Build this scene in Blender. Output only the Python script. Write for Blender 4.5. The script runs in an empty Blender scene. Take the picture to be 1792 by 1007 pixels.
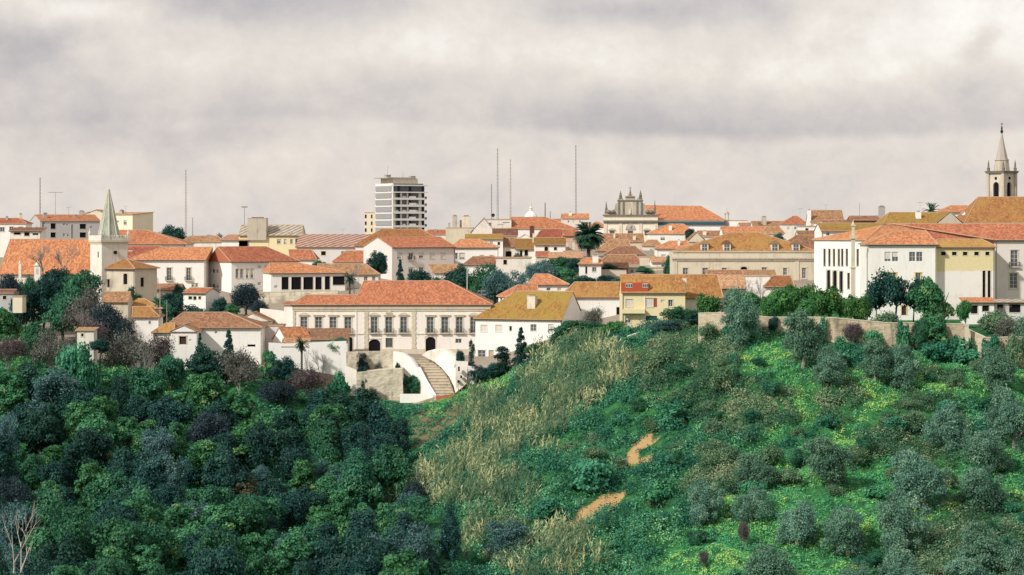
import bpy, math, random
import numpy as np
from mathutils import Vector, Matrix

# ------------------------------------------------------------------ camera, sky, sun, exposure
sc = bpy.context.scene
F = 4042.0                      # focal length in photo pixels (photo 1792 px wide)
HY = 400.0                      # photo row of the horizon
CZ = 100.0                      # camera height
cam_data = bpy.data.cameras.new("camera")
cam_data.sensor_width = 36.0
cam_data.lens = 36.0 * F / 1792.0
cam_data.shift_y = -(503.5 - HY) / 1792.0
cam_data.clip_start = 1.0
cam_data.clip_end = 30000.0
cam = bpy.data.objects.new("camera", cam_data)
cam.location = (0, 0, CZ)
cam.rotation_euler = (math.radians(90), 0, 0)
sc.collection.objects.link(cam)
sc.camera = cam

sc.view_settings.view_transform = 'Standard'
sc.view_settings.look = 'None'
sc.view_settings.gamma = 1.0
sc.view_settings.exposure = 0.32

SUN_EL, SUN_AZ = math.radians(36), math.radians(48)      # azimuth: degrees to the left of straight behind the camera
sun_dir = Vector((-math.sin(SUN_AZ) * math.cos(SUN_EL), -math.cos(SUN_AZ) * math.cos(SUN_EL), math.sin(SUN_EL)))
sd = bpy.data.lights.new("sun", 'SUN')
sd.energy = 3.2
sd.angle = math.radians(2.5)
sd.color = (1.0, 0.95, 0.87)
so = bpy.data.objects.new("sun", sd)
so.rotation_euler = sun_dir.to_track_quat('Z', 'Y').to_euler()
so.location = (-200, -100, 300)
sc.collection.objects.link(so)

world = bpy.data.worlds.new("World")
sc.world = world
world.use_nodes = True
WN, WL = world.node_tree.nodes, world.node_tree.links
WN.clear()

def mk(tree):
    """small expression helper over a node tree"""
    N, L = tree.nodes, tree.links
    def put(sock, v):
        if isinstance(v, (int, float)):
            sock.default_value = v
        elif isinstance(v, (tuple, list)):
            sock.default_value = v
        else:
            L.new(v, sock)
    def M(op, a, b=None, c=None, clamp=False):
        n = N.new('ShaderNodeMath'); n.operation = op; n.use_clamp = clamp
        put(n.inputs[0], a)
        if b is not None: put(n.inputs[1], b)
        if c is not None: put(n.inputs[2], c)
        return n.outputs[0]
    def smooth(x, a, b):
        n = N.new('ShaderNodeMapRange'); n.interpolation_type = 'SMOOTHSTEP'
        put(n.inputs['Value'], x); put(n.inputs['From Min'], a); put(n.inputs['From Max'], b)
        return n.outputs['Result']
    def noise(vec, scale, detail=4, rough=.55, dist=0.0, col=False):
        n = N.new('ShaderNodeTexNoise')
        if vec is not None: L.new(vec, n.inputs['Vector'])
        put(n.inputs['Scale'], scale); put(n.inputs['Detail'], detail)
        put(n.inputs['Roughness'], rough); put(n.inputs['Distortion'], dist)
        return n.outputs['Color' if col else 'Fac']
    def comb(x, y, z=0.0):
        n = N.new('ShaderNodeCombineXYZ'); put(n.inputs[0], x); put(n.inputs[1], y); put(n.inputs[2], z)
        return n.outputs[0]
    def sep(v):
        n = N.new('ShaderNodeSeparateXYZ'); L.new(v, n.inputs[0]); return n.outputs
    def mix(fac, a, b, blend='MIX'):
        n = N.new('ShaderNodeMix'); n.data_type = 'RGBA'; n.blend_type = blend
        put(n.inputs['Factor'], fac)
        put(n.inputs[6], a if not isinstance(a, tuple) else (*a[:3], 1)); put(n.inputs[7], b if not isinstance(b, tuple) else (*b[:3], 1))
        return n.outputs[2]
    def scalev(v, s):
        n = N.new('ShaderNodeVectorMath'); n.operation = 'MULTIPLY'; L.new(v, n.inputs[0]); n.inputs[1].default_value = s
        return n.outputs[0]
    class K: pass
    k = K(); k.N, k.L, k.put, k.M, k.smooth, k.noise, k.comb, k.sep, k.mix, k.scalev = N, L, put, M, smooth, noise, comb, sep, mix, scalev
    return k

def build_sky():
    k = mk(world.node_tree); M = k.M
    tc = WN.new('ShaderNodeTexCoord')
    x, y, z = k.sep(tc.outputs['Generated'])
    yy = M('MAXIMUM', y, 0.25)
    u0 = M('ADD', M('MULTIPLY', M('DIVIDE', x, yy), F / 1792), 0.5)
    v0 = M('SUBTRACT', HY / 1007, M('MULTIPLY', M('DIVIDE', z, yy), F / 1007))
    base = k.comb(u0, v0)
    wv = k.noise(k.scalev(base, (7, 5.5, 1)), 1.0, 7, .62, col=True)
    wr, wg, wb = k.sep(wv)
    u = M('ADD', u0, M('MULTIPLY', M('SUBTRACT', wr, .5), .14))
    v = M('ADD', v0, M('MULTIPLY', M('SUBTRACT', wg, .5), .075))
    def gauss(cu, cv, ru, rv):
        a = M('DIVIDE', M('SUBTRACT', u, cu), ru); b = M('DIVIDE', M('SUBTRACT', v, cv), rv)
        r2 = M('ADD', M('MULTIPLY', a, a), M('MULTIPLY', b, b))
        return M('EXPONENT', M('MULTIPLY', r2, -1.0))
    n1 = k.noise(k.scalev(base, (3.4, 2.7, 1)), 1.0, 8, .6, .35)
    n2 = k.noise(k.scalev(base, (12, 8, 1)), 1.0, 8, .64, .3)
    L = M('ADD', .50, M('MULTIPLY', M('SUBTRACT', n1, .5), .85))
    L = M('ADD', L, M('MULTIPLY', M('SUBTRACT', n2, .5), .66))
    n3 = k.noise(k.scalev(base, (26, 17, 1)), 1.0, 8, .66, .2)
    L = M('ADD', L, M('MULTIPLY', M('SUBTRACT', n3, .5), .42))
    # long dark band with a crisper lower edge
    ve = M('ADD', .222, M('MULTIPLY', M('SINE', M('MULTIPLY', M('SUBTRACT', u0, .5), 6.0)), .018))
    vb = M('ADD', v0, M('MULTIPLY', M('SUBTRACT', wg, .5), .03))
    dv = M('SUBTRACT', vb, ve)
    band = M('MULTIPLY', k.smooth(dv, -.13, -.012), M('SUBTRACT', 1.0, k.smooth(dv, -.012, .014)))
    band = M('MULTIPLY', band, M('ADD', .55, M('MULTIPLY', k.smooth(u0, .42, .62), .45)))
    L = M('SUBTRACT', L, M('MULTIPLY', band, .36))
    for cu, cv, ru, rv, a in ((.27, -.005, .12, .042, -.42), (.66, .012, .15, .034, -.40), (.015, .09, .055, .055, -.45),
                              (.96, .16, .05, .03, -.10), (.93, .045, .17, .11, .42), (.60, .09, .07, .07, .25), (.06, .015, .08, .03, .45), (.16, .10, .10, .06, .22), (.42, .07, .07, .04, .18),
                              (.30, .11, .10, .05, .14), (.78, .13, .12, .04, .16), (.15, .235, .17, .035, -.22), (.955, .075, .02, .04, -.4), (.5, .33, .5, .06, .04)):
        L = M('ADD', L, M('MULTIPLY', gauss(cu, cv, ru, rv), a))
    L = M('MAXIMUM', M('MINIMUM', L, 1.0), 0.0)
    cr = WN.new('ShaderNodeValToRGB'); WL.new(L, cr.inputs[0])
    e = cr.color_ramp.elements
    e[0].position = 0.0; e[0].color = (.44, .415, .43, 1)
    e[1].position = 1.0; e[1].color = (.90, .865, .81, 1)
    m = e.new(.30); m.color = (.57, .522, .508, 1)
    m = e.new(.62); m.color = (.715, .655, .60, 1)
    sky = WN.new('ShaderNodeTexSky'); sky.sky_type = 'NISHITA'; sky.sun_disc = False
    sky.sun_elevation = SUN_EL
    sky.sun_rotation = math.atan2(sun_dir.x, sun_dir.y)
    b1 = WN.new('ShaderNodeBackground'); WL.new(sky.outputs[0], b1.inputs[0]); b1.inputs[1].default_value = .1
    b2 = WN.new('ShaderNodeBackground'); WL.new(cr.outputs[0], b2.inputs[0]); b2.inputs[1].default_value = .93
    mx = WN.new('ShaderNodeMixShader'); mx.inputs[0].default_value = .93      # cloud cover over the blue
    WL.new(b1.outputs[0], mx.inputs[1]); WL.new(b2.outputs[0], mx.inputs[2])
    out = WN.new('ShaderNodeOutputWorld'); WL.new(mx.outputs[0], out.inputs[0])
build_sky()

# ------------------------------------------------------------------ helpers
rng = np.random.default_rng(7)
R = random.Random(11)
col = sc.collection
rad = math.radians

def at(px, py, Y):
    return Vector(((px - 896) * Y / F, Y, CZ - (py - HY) * Y / F))

def tag(o, label=None, cat=None, group=None, kind=None):
    if label: o["label"] = label
    if cat: o["category"] = cat
    if group: o["group"] = group
    if kind: o["kind"] = kind
    return o

def empty(name, loc=(0, 0, 0), rz=0.0):
    o = bpy.data.objects.new(name, None); o.empty_display_size = .5
    o.location = loc; o.rotation_euler = (0, 0, rz); col.objects.link(o)
    return o

class MB:
    def __init__(s): s.v, s.f, s.m, s.uv = [], [], [], []
    def face(s, pts, m=0, uv=None):
        b = len(s.v); s.v += [tuple(p) for p in pts]; s.f.append(tuple(range(b, b + len(pts)))); s.m.append(m)
        s.uv.append(uv if uv else [(0, 0)] * len(pts))
    def box(s, x0, x1, y0, y1, z0, z1, m=0):
        p = [(x0, y0, z0), (x1, y0, z0), (x1, y1, z0), (x0, y1, z0), (x0, y0, z1), (x1, y0, z1), (x1, y1, z1), (x0, y1, z1)]
        for q in ((0, 1, 5, 4), (1, 2, 6, 5), (2, 3, 7, 6), (3, 0, 4, 7), (4, 5, 6, 7), (3, 2, 1, 0)): s.face([p[i] for i in q], m)
    def frame_box(s, o, ux, uy, uz, m=0):
        o, ux, uy, uz = map(Vector, (o, ux, uy, uz))
        p = [o, o + ux, o + ux + uy, o + uy]; p = p + [q + uz for q in p]
        for q in ((0, 1, 5, 4), (1, 2, 6, 5), (2, 3, 7, 6), (3, 0, 4, 7), (4, 5, 6, 7), (3, 2, 1, 0)): s.face([p[i] for i in q], m)
    def tube(s, a, b, r0, r1, n=6, m=0, cap=True):
        a, b = Vector(a), Vector(b); d = (b - a)
        if d.length < 1e-6: return
        q = d.to_track_quat('Z', 'Y'); e1, e2 = q @ Vector((1, 0, 0)), q @ Vector((0, 1, 0))
        A = [a + (e1 * math.cos(2 * math.pi * i / n) + e2 * math.sin(2 * math.pi * i / n)) * r0 for i in range(n)]
        B = [b + (e1 * math.cos(2 * math.pi * i / n) + e2 * math.sin(2 * math.pi * i / n)) * r1 for i in range(n)]
        for i in range(n):
            j = (i + 1) % n; s.face([A[i], A[j], B[j], B[i]], m)
        if cap: s.face(B, m); s.face(A[::-1], m)
    def lathe(s, c, prof, n=8, m=0, rot=0.0):
        """prof: list of (radius, z)"""
        c = Vector(c); rings = []
        for r, z in prof:
            rings.append([c + Vector((r * math.cos(2 * math.pi * i / n + rot), r * math.sin(2 * math.pi * i / n + rot), z)) for i in range(n)])
        for a, b in zip(rings, rings[1:]):
            for i in range(n):
                j = (i + 1) % n; s.face([a[i], a[j], b[j], b[i]], m)
        s.face(rings[-1], m)
    def extrude(s, poly, d, m=0):
        """poly: points; d: extrusion vector"""
        d = Vector(d); P = [Vector(p) for p in poly]; Q = [p + d for p in P]
        s.face(P, m); s.face(Q[::-1], m)
        for i in range(len(P)):
            j = (i + 1) % len(P); s.face([P[j], P[i], Q[i], Q[j]], m)
    def build(s, name, mats, parent=None, smooth=False):
        me = bpy.data.meshes.new(name); me.from_pydata(s.v, [], s.f)
        if not isinstance(mats, (list, tuple)): mats = [mats]
        for m in mats: me.materials.append(m)
        me.polygons.foreach_set('material_index', s.m)
        ul = me.uv_layers.new(name='UVMap')
        ul.data.foreach_set('uv', np.array([c for f in s.uv for p in f for c in p], dtype=np.float32))
        if smooth: me.polygons.foreach_set('use_smooth', [True] * len(me.polygons))
        me.update()
        o = bpy.data.objects.new(name, me); col.objects.link(o)
        if parent: o.parent = parent
        return o

# ------------------------------------------------------------------ materials
MATS = {}
def newmat(name):
    m = bpy.data.materials.new(name); m.use_nodes = True
    k = mk(m.node_tree); k.bsdf = k.N['Principled BSDF']; k.m = m
    MATS[name] = m
    return k

def bump(k, h, strength=.4, dist=.1):
    b = k.N.new('ShaderNodeBump'); b.inputs['Strength'].default_value = strength; b.inputs['Distance'].default_value = dist
    k.L.new(h, b.inputs['Height']); k.L.new(b.outputs[0], k.bsdf.inputs['Normal'])

def plaster(name, c, dirt=(.42, .38, .32), amt=.5, rough=.85):
    k = newmat(name); tc = k.N.new('ShaderNodeTexCoord'); P = tc.outputs['Object']
    oi = k.N.new('ShaderNodeObjectInfo')
    a = k.N.new('ShaderNodeVectorMath'); a.operation = 'ADD'; k.L.new(P, a.inputs[0])
    k.L.new(k.comb(k.M('MULTIPLY', oi.outputs['Random'], 91.0), 0.0, k.M('MULTIPLY', oi.outputs['Random'], 37.0)), a.inputs[1]); P = a.outputs[0]
    streak = k.noise(k.scalev(P, (1.6, 1.6, .18)), 1.0, 5, .65)
    blot = k.noise(P, .35, 6, .62)
    fine = k.noise(P, 3.0, 4, .7)
    f = k.M('MULTIPLY', k.smooth(k.M('ADD', k.M('MULTIPLY', streak, .55), k.M('MULTIPLY', blot, .45)), .46, .74), amt)
    cc = k.mix(f, c, dirt)
    cc = k.mix(k.M('MULTIPLY', k.smooth(fine, .35, .75), .22 * (.4 + amt)), cc, tuple(x * .62 for x in c))
    k.L.new(cc, k.bsdf.inputs['Base Color']); k.bsdf.inputs['Roughness'].default_value = rough
    k.bsdf.inputs['Specular IOR Level'].default_value = .15
    bump(k, fine, .25, .05)

plaster('white', (.82, .805, .77), amt=.34)
plaster('facade_cream', (.80, .745, .62), (.42, .37, .28), amt=.6)
plaster('white_aged', (.74, .70, .63), (.36, .32, .27), amt=.75)
plaster('white_grey', (.66, .645, .63), amt=.45)
plaster('pinkish', (.70, .645, .61), amt=.3)
plaster('cream', (.76, .69, .53), amt=.4)
plaster('yellow', (.74, .60, .32), (.62, .56, .44), amt=.6)
plaster('pale_yellow', (.78, .68, .42), amt=.4)
plaster('stone', (.50, .45, .37), (.20, .18, .155), amt=.85, rough=.95)
plaster('stone_light', (.62, .56, .44), (.30, .26, .20), amt=.7, rough=.95)
plaster('stone_white', (.70, .64, .53), (.25, .22, .18), amt=.75, rough=.95)
plaster('stone_dark', (.20, .185, .155), (.07, .068, .062), amt=.9, rough=.95)
plaster('beige', (.62, .54, .44), (.40, .34, .28), amt=.6)
plaster('salmon', (.62, .40, .30), amt=.5)
plaster('grey_wall', (.46, .46, .47), amt=.5)
plaster('blue_grey', (.38, .42, .48), amt=.4)
plaster('ochre_trim', (.60, .44, .16), amt=.4)
plaster('spire_green', (.40, .44, .36), (.13, .15, .12), amt=.95)
plaster('spire_stone', (.42, .375, .33), (.20, .18, .16), amt=.9)
plaster('belfry_stone', (.58, .53, .45), (.17, .155, .13), amt=1.0)
plaster('red_brick', (.36, .12, .065), (.2, .08, .05), amt=.7)
plaster('step_stone', (.64, .52, .34), (.36, .28, .18), amt=.8)
plaster('palace_white', (.82, .775, .715), (.50, .45, .38), amt=.5)

def rubble(name, c1, c2, scale=1.1):
    k = newmat(name); tc = k.N.new('ShaderNodeTexCoord'); P = tc.outputs['Object']
    vo = k.N.new('ShaderNodeTexVoronoi'); k.L.new(k.scalev(P, (1, 1, 1.7)), vo.inputs['Vector']); vo.inputs['Scale'].default_value = scale
    n = k.noise(P, .25, 6, .65); n2 = k.noise(P, 4.0, 4, .7)
    r, g, b = k.sep(vo.outputs['Color'])
    cc = k.mix(k.M('MULTIPLY', r, .8), c1, c2)
    st = k.noise(k.scalev(P, (1.1, 1.1, .22)), 1.0, 5, .65)
    cc = k.mix(k.M('MULTIPLY', k.smooth(n, .46, .66), .7), cc, tuple(x * .40 for x in c1))
    cc = k.mix(k.M('MULTIPLY', k.smooth(st, .52, .70), .6), cc, (.13, .12, .09))
    cc = k.mix(k.M('MULTIPLY', k.smooth(n2, .45, .8), .4), cc, tuple(x * .5 for x in c2))
    k.L.new(cc, k.bsdf.inputs['Base Color']); k.bsdf.inputs['Roughness'].default_value = .95
    k.bsdf.inputs['Specular IOR Level'].default_value = .1
    bump(k, k.M('ADD', vo.outputs['Distance'], n2), .6, .15)
rubble('rubble', (.50, .41, .28), (.58, .51, .39))
rubble('rubble_pale', (.58, .52, .40), (.68, .62, .51))

def tiles(name, c, c2, lichen, lamt, var=.55):
    k = newmat(name)
    uvn = k.N.new('ShaderNodeUVMap'); tc = k.N.new('ShaderNodeTexCoord'); oi = k.N.new('ShaderNodeObjectInfo')
    u, v, _ = k.sep(uvn.outputs[0])
    off = k.M('MULTIPLY', oi.outputs['Random'], 53.0)
    cell = k.comb(k.M('FLOOR', k.M('DIVIDE', u, .36)), k.M('FLOOR', k.M('DIVIDE', v, .5)), off)
    wn = k.N.new('ShaderNodeTexWhiteNoise'); k.L.new(cell, wn.inputs['Vector'])
    rnd = wn.outputs['Value']
    pu = k.comb(k.M('MULTIPLY', u, .9), k.M('MULTIPLY', v, .35), off)
    streak = k.noise(pu, 1.0, 5, .65)
    big = k.noise(k.comb(u, v, off), .16, 5, .6)
    mid = k.noise(k.comb(u, v, off), 1.5, 4, .7)
    cc = k.mix(k.smooth(streak, .32, .68), c, c2)
    cc = k.mix(k.M('MULTIPLY', rnd, var), cc, tuple(x * .42 for x in c))
    lf = k.smooth(k.M('ADD', k.M('MULTIPLY', big, .6), k.M('MULTIPLY', mid, .4)), .62 - .3 * lamt, .80 - .3 * lamt)
    cc = k.mix(k.M('MULTIPLY', lf, min(1, .35 + lamt)), cc, lichen)
    cc = k.mix(k.M('MULTIPLY', k.smooth(mid, .54, .74), .38), cc, tuple(x * .38 for x in c2))
    hs = k.N.new('ShaderNodeHueSaturation'); k.L.new(cc, hs.inputs['Color'])
    k.L.new(k.M('ADD', .76, k.M('MULTIPLY', oi.outputs['Random'], .36)), hs.inputs['Value'])
    hs.inputs['Saturation'].default_value = .94
    k.L.new(k.M('ADD', .490, k.M('MULTIPLY', oi.outputs['Random'], .022)), hs.inputs['Hue'])
    k.L.new(hs.outputs[0], k.bsdf.inputs['Base Color']); k.bsdf.inputs['Roughness'].default_value = .9
    k.bsdf.inputs['Specular IOR Level'].default_value = .12
    roll = k.M('SINE', k.M('MULTIPLY', u, 2 * math.pi / .30))
    bump(k, k.M('ADD', k.M('MULTIPLY', roll, .5), k.M('MULTIPLY', rnd, .6)), .55, .08)
tiles('tile_orange', (.56, .19, .085), (.62, .24, .115), (.44, .25, .11), .15, .75)
tiles('tile_red', (.42, .125, .065), (.50, .17, .085), (.36, .19, .10), .12, .7)
tiles('tile_ochre', (.42, .175, .055), (.47, .225, .08), (.38, .21, .055), .6, .75)
tiles('tile_moss', (.38, .185, .045), (.38, .20, .05), (.30, .20, .04), .7, .75)
tiles('tile_brown', (.38, .17, .09), (.46, .25, .14), (.30, .20, .10), .5, .8)
tiles('tile_dark', (.25, .11, .07), (.32, .16, .10), (.20, .14, .09), .5, .8)
tiles('tile_pale', (.50, .24, .13), (.56, .31, .19), (.42, .31, .18), .4, .75)

def striped(name, c, c2, per):
    k = newmat(name); uvn = k.N.new('ShaderNodeUVMap'); u, v, _ = k.sep(uvn.outputs[0])
    n = k.noise(k.comb(u, v), .8, 4, .6)
    w = k.M('FRACT', k.M('DIVIDE', k.M('ADD', k.M('ADD', u, k.M('MULTIPLY', v, -.75)), k.M('MULTIPLY', n, .8)), per))
    cc = k.mix(k.smooth(w, .35, .6), c, c2); cc = k.mix(k.M('MULTIPLY', k.smooth(n, .45, .75), .6), cc, (.10, .07, .06))
    k.L.new(cc, k.bsdf.inputs['Base Color']); k.bsdf.inputs['Roughness'].default_value = .8
striped('sheet_red', (.25, .085, .055), (.44, .33, .26), 2.1)
striped('sheet_grey', (.24, .20, .16), (.48, .42, .33), 1.7)

def plain(name, c, rough=.7, metal=0.0, spec=.3, var=.25, scale=2.0):
    k = newmat(name); tc = k.N.new('ShaderNodeTexCoord'); n = k.noise(tc.outputs['Object'], scale, 4, .6)
    k.L.new(k.mix(k.M('MULTIPLY', n, var * 2), c, tuple(x * .55 for x in c)), k.bsdf.inputs['Base Color'])
    k.bsdf.inputs['Roughness'].default_value = rough; k.bsdf.inputs['Metallic'].default_value = metal
    k.bsdf.inputs['Specular IOR Level'].default_value = spec
plain('frame_white', (.74, .73, .70), .5)
plain('frame_green', (.16, .22, .17), .5)
plain('glass', (.11, .12, .135), .12, spec=.5, var=.4)
plain('dark_void', (.014, .013, .018), .9, spec=.05)
plain('door_brown', (.055, .03, .028), .7)
plain('door_tan', (.52, .38, .24), .7)
plain('shutter', (.72, .68, .60), .6)
plain('shutter_red', (.45, .09, .08), .6)
plain('louvre', (.42, .42, .43), .6)
plain('balcony_dark', (.03, .035, .07), .5)
plain('iron', (.05, .05, .055), .5, .6)
plain('mast', (.30, .28, .29), .5, .5)
plain('mast_pink', (.45, .33, .32), .6)
plain('concrete', (.42, .41, .38), .9)
plain('bark', (.10, .075, .06), .95)
plain('bark_grey', (.30, .27, .26), .95)
plain('bark_pale', (.52, .47, .42), .9)
plain('mortar', (.52, .36, .24), .95)
plain('dish', (.75, .74, .72), .5)
plain('red_cladding', (.50, .10, .045), .8)
plain('teal_glass', (.04, .10, .13), .3)
plain('cloth_blue', (.05, .09, .25), .8)
plain('white_paint', (.78, .77, .74), .6)

def leafmat(name, c1, c2, c3, tl=.25, var=.3):
    k = newmat(name)
    an = k.N.new('ShaderNodeAttribute'); an.attribute_name = 'v'; an.attribute_type = 'GEOMETRY'
    oi = k.N.new('ShaderNodeObjectInfo')
    x = an.outputs['Fac']
    cc = k.mix(k.smooth(x, 0.0, .62), c1, c2); cc = k.mix(k.smooth(x, .62, 1.0), cc, c3)
    hs = k.N.new('ShaderNodeHueSaturation'); k.L.new(cc, hs.inputs['Color'])
    k.L.new(k.M('ADD', 1 - var / 2, k.M('MULTIPLY', oi.outputs['Random'], var)), hs.inputs['Value'])
    k.L.new(k.M('ADD', .485, k.M('MULTIPLY', oi.outputs['Random'], .03)), hs.inputs['Hue'])
    c = hs.outputs[0]
    k.L.new(c, k.bsdf.inputs['Base Color']); k.bsdf.inputs['Roughness'].default_value = .55
    k.bsdf.inputs['Specular IOR Level'].default_value = .22
    tr = k.N.new('ShaderNodeBsdfTranslucent'); k.L.new(c, tr.inputs[0])
    mx = k.N.new('ShaderNodeMixShader'); mx.inputs[0].default_value = tl
    k.L.new(k.bsdf.outputs[0], mx.inputs[1]); k.L.new(tr.outputs[0], mx.inputs[2])
    k.L.new(mx.outputs[0], k.N['Material Output'].inputs[0])
leafmat('leaf_oak', (.016, .085, .054), (.046, .185, .095), (.15, .35, .14))
leafmat('leaf_laurel', (.022, .11, .058), (.072, .25, .105), (.33, .50, .20))
leafmat('leaf_dark', (.010, .048, .048), (.020, .085, .070), (.045, .14, .095))
leafmat('leaf_navy', (.016, .038, .050), (.030, .058, .072), (.062, .095, .105))
leafmat('leaf_olive', (.060, .155, .115), (.140, .285, .200), (.38, .55, .38))
leafmat('leaf_blue', (.038, .110, .115), (.095, .205, .205), (.21, .36, .33))
leafmat('leaf_citrus', (.024, .120, .038), (.065, .220, .060), (.28, .38, .10))
leafmat('leaf_palm', (.012, .060, .040), (.028, .10, .060), (.07, .15, .070))
leafmat('leaf_brown', (.070, .060, .066), (.13, .105, .11), (.22, .19, .18))
leafmat('leaf_grey', (.085, .095, .085), (.17, .18, .155), (.30, .29, .24))
leafmat('leaf_rust', (.055, .065, .04), (.11, .11, .06), (.20, .18, .09))
leafmat('leaf_grass', (.075, .37, .17), (.26, .62, .22), (.62, .76, .19), tl=.3, var=.0)
leafmat('leaf_bramble', (.034, .12, .070), (.145, .265, .145), (.38, .42, .26), var=.0)
leafmat('leaf_ivy', (.016, .12, .080), (.070, .29, .155), (.26, .57, .28), var=.0)
leafmat('reed', (.035, .100, .050), (.140, .190, .088), (.44, .43, .23), tl=.15, var=.0)
leafmat('flower_yellow', (.60, .58, .03), (.70, .66, .04), (.80, .76, .06), var=.0)
# ------------------------------------------------------------------ noise, terrain
def _h(ix, iy, s):
    n = (ix.astype(np.int64) * 374761393 + iy.astype(np.int64) * 668265263 + s * 974711) & 0x7fffffff
    n = ((n ^ (n >> 13)) * 1274126177) & 0x7fffffff
    return ((n ^ (n >> 16)) & 0xffff) / 65535.0
def vnoise(x, y, s=0):
    x = np.asarray(x, float); y = np.asarray(y, float)
    ix, iy = np.floor(x), np.floor(y); fx, fy = x - ix, y - iy
    fx = fx * fx * (3 - 2 * fx); fy = fy * fy * (3 - 2 * fy)
    a, b, c, d = _h(ix, iy, s), _h(ix + 1, iy, s), _h(ix, iy + 1, s), _h(ix + 1, iy + 1, s)
    return (a * (1 - fx) + b * fx) * (1 - fy) + (c * (1 - fx) + d * fx) * fy
def fbm(x, y, s=0, o=4):
    t, a, n = 0, .5, 0
    for i in range(o):
        t = t + a * vnoise(x * 2 ** i, y * 2 ** i, s + i * 17); n += a; a *= .5
    return t / n

NEAR = [(1, 97), (60, 86), (160, 62), (255, 45)]
COLS = {
    -600: [(300, 1180), (400, 930), (450, 780), (480, 650), (520, 580), (560, 545), (600, 510), (700, 450), (1000, 424), (1500, 420)],
    0:    [(300, 1180), (400, 930), (450, 790), (480, 660), (510, 600), (560, 545), (600, 510), (700, 450), (1000, 424), (1500, 420)],
    250:  [(300, 1190), (400, 930), (450, 790), (485, 680), (505, 625), (540, 572), (600, 520), (700, 450), (1000, 424), (1500, 420)],
    450:  [(300, 1200), (400, 950), (450, 810), (482, 700), (500, 640), (520, 622), (560, 560), (600, 515), (700, 450), (1000, 424), (1500, 420)],
    590:  [(300, 1210), (400, 960), (450, 830), (484, 720), (496, 694), (506, 680), (509, 625), (525, 620), (560, 550), (600, 500), (700, 450), (1000, 424), (1500, 420)],
    700:  [(300, 1200), (400, 930), (450, 810), (488, 722), (499, 706), (507, 694), (509.5, 624), (525, 617), (560, 550), (600, 500), (700, 445), (1000, 424), (1500, 420)],
    780:  [(300, 1180), (400, 900), (450, 790), (486, 712), (497, 700), (509, 690), (514, 632), (525, 618), (560, 550), (600, 500), (700, 445), (1000, 424), (1500, 420)],
    860:  [(300, 1170), (360, 1010), (400, 885), (450, 755), (480, 690), (508, 645), (530, 610), (560, 555), (600, 500), (700, 445), (1000, 420), (1500, 418)],
    1000: [(300, 1150), (350, 1010), (400, 840), (450, 675), (470, 622), (500, 592), (520, 572), (560, 540), (600, 490), (700, 440), (1000, 418), (1500, 416)],
    1150: [(300, 1130), (345, 1010), (400, 800), (440, 650), (460, 592), (480, 576), (520, 540), (600, 478), (700, 438), (1000, 418), (1500, 416)],
    1300: [(300, 1130), (340, 1005), (390, 790), (434, 606), (446, 568), (480, 560), (520, 520), (600, 468), (700, 436), (1000, 418), (1500, 416)],
    1500: [(300, 1130), (340, 1005), (390, 795), (433, 620), (446, 572), (480, 560), (520, 520), (600, 468), (700, 436), (1000, 418), (1500, 416)],
    1700: [(300, 1125), (340, 1000), (390, 800), (432, 640), (446, 585), (480, 560), (520, 520), (600, 468), (700, 436), (1000, 418), (1500, 416)],
    2400: [(300, 1120), (340, 1000), (390, 800), (430, 660), (446, 600), (480, 565), (520, 520), (600, 468), (700, 436), (1000, 418), (1500, 416)],
}
GX = np.concatenate([np.linspace(-6000, -400, 15)[:-1], np.arange(-400, 2201, 12.0), np.linspace(2200, 7800, 15)[1:]])
GY = np.concatenate([np.linspace(1, 255, 26)[:-1], np.arange(255, 640, 2.0), np.linspace(640, 1500, 60), np.array([2000, 3000, 5000, 9000, 16000.])])
_ck = sorted(COLS)
_prof = np.array([np.interp(GY, [p[0] for p in NEAR] + [p[0] for p in COLS[c]] + [16000],
                  [p[1] for p in NEAR] + [CZ - (p[1] - HY) * p[0] / F - (12 if p[0] > 1400 else 0) for p in COLS[c]] + [-60.0]) for c in _ck])
_gx = np.clip(GX, _ck[0], _ck[-1])
GZ = np.array([np.interp(_gx, _ck, _prof[:, j]) for j in range(len(GY))]).T          # [px, Y]
for _ in range(4):                                                                    # soften the column creases
    GZ[1:-1] = GZ[1:-1] * .5 + GZ[:-2] * .25 + GZ[2:] * .25
_wx = (GX[:, None] - 896) * GY[None, :] / F
_amp = np.interp(GY, [250, 300, 425, 438, 500], [0, 1.6, 1.6, .4, .0])[None, :] * np.where((GX[:, None] > 560) & (GX[:, None] < 860), np.interp(GY, [440, 480], [1, 0])[None, :], 1)
GZ += (fbm(_wx / 11.0, GY[None, :] / 11.0 + _wx * 0, 3) - .5) * 2.2 * _amp


def gz_np(x, y):
    y = np.maximum(np.asarray(y, float), 1.0); px = 896 + np.asarray(x, float) * F / y
    i = np.clip(np.searchsorted(GX, px) - 1, 0, len(GX) - 2); j = np.clip(np.searchsorted(GY, y) - 1, 0, len(GY) - 2)
    a = np.clip((px - GX[i]) / (GX[i + 1] - GX[i]), 0, 1); b = np.clip((y - GY[j]) / (GY[j + 1] - GY[j]), 0, 1)
    return (GZ[i, j] * (1 - a) + GZ[i + 1, j] * a) * (1 - b) + (GZ[i, j + 1] * (1 - a) + GZ[i + 1, j + 1] * a) * b
def gz(x, y): return float(gz_np(np.array([x]), np.array([y]))[0])
_YS = np.arange(290, 760, .5)
def hit(px, py):
    """depth where the ray through a photo point meets the ground"""
    x = (px - 896) * _YS / F; z = CZ - (py - HY) * _YS / F
    below = np.nonzero(gz_np(x, _YS) >= z)[0]
    return float(_YS[below[0]]) if len(below) else 700.0

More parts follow.
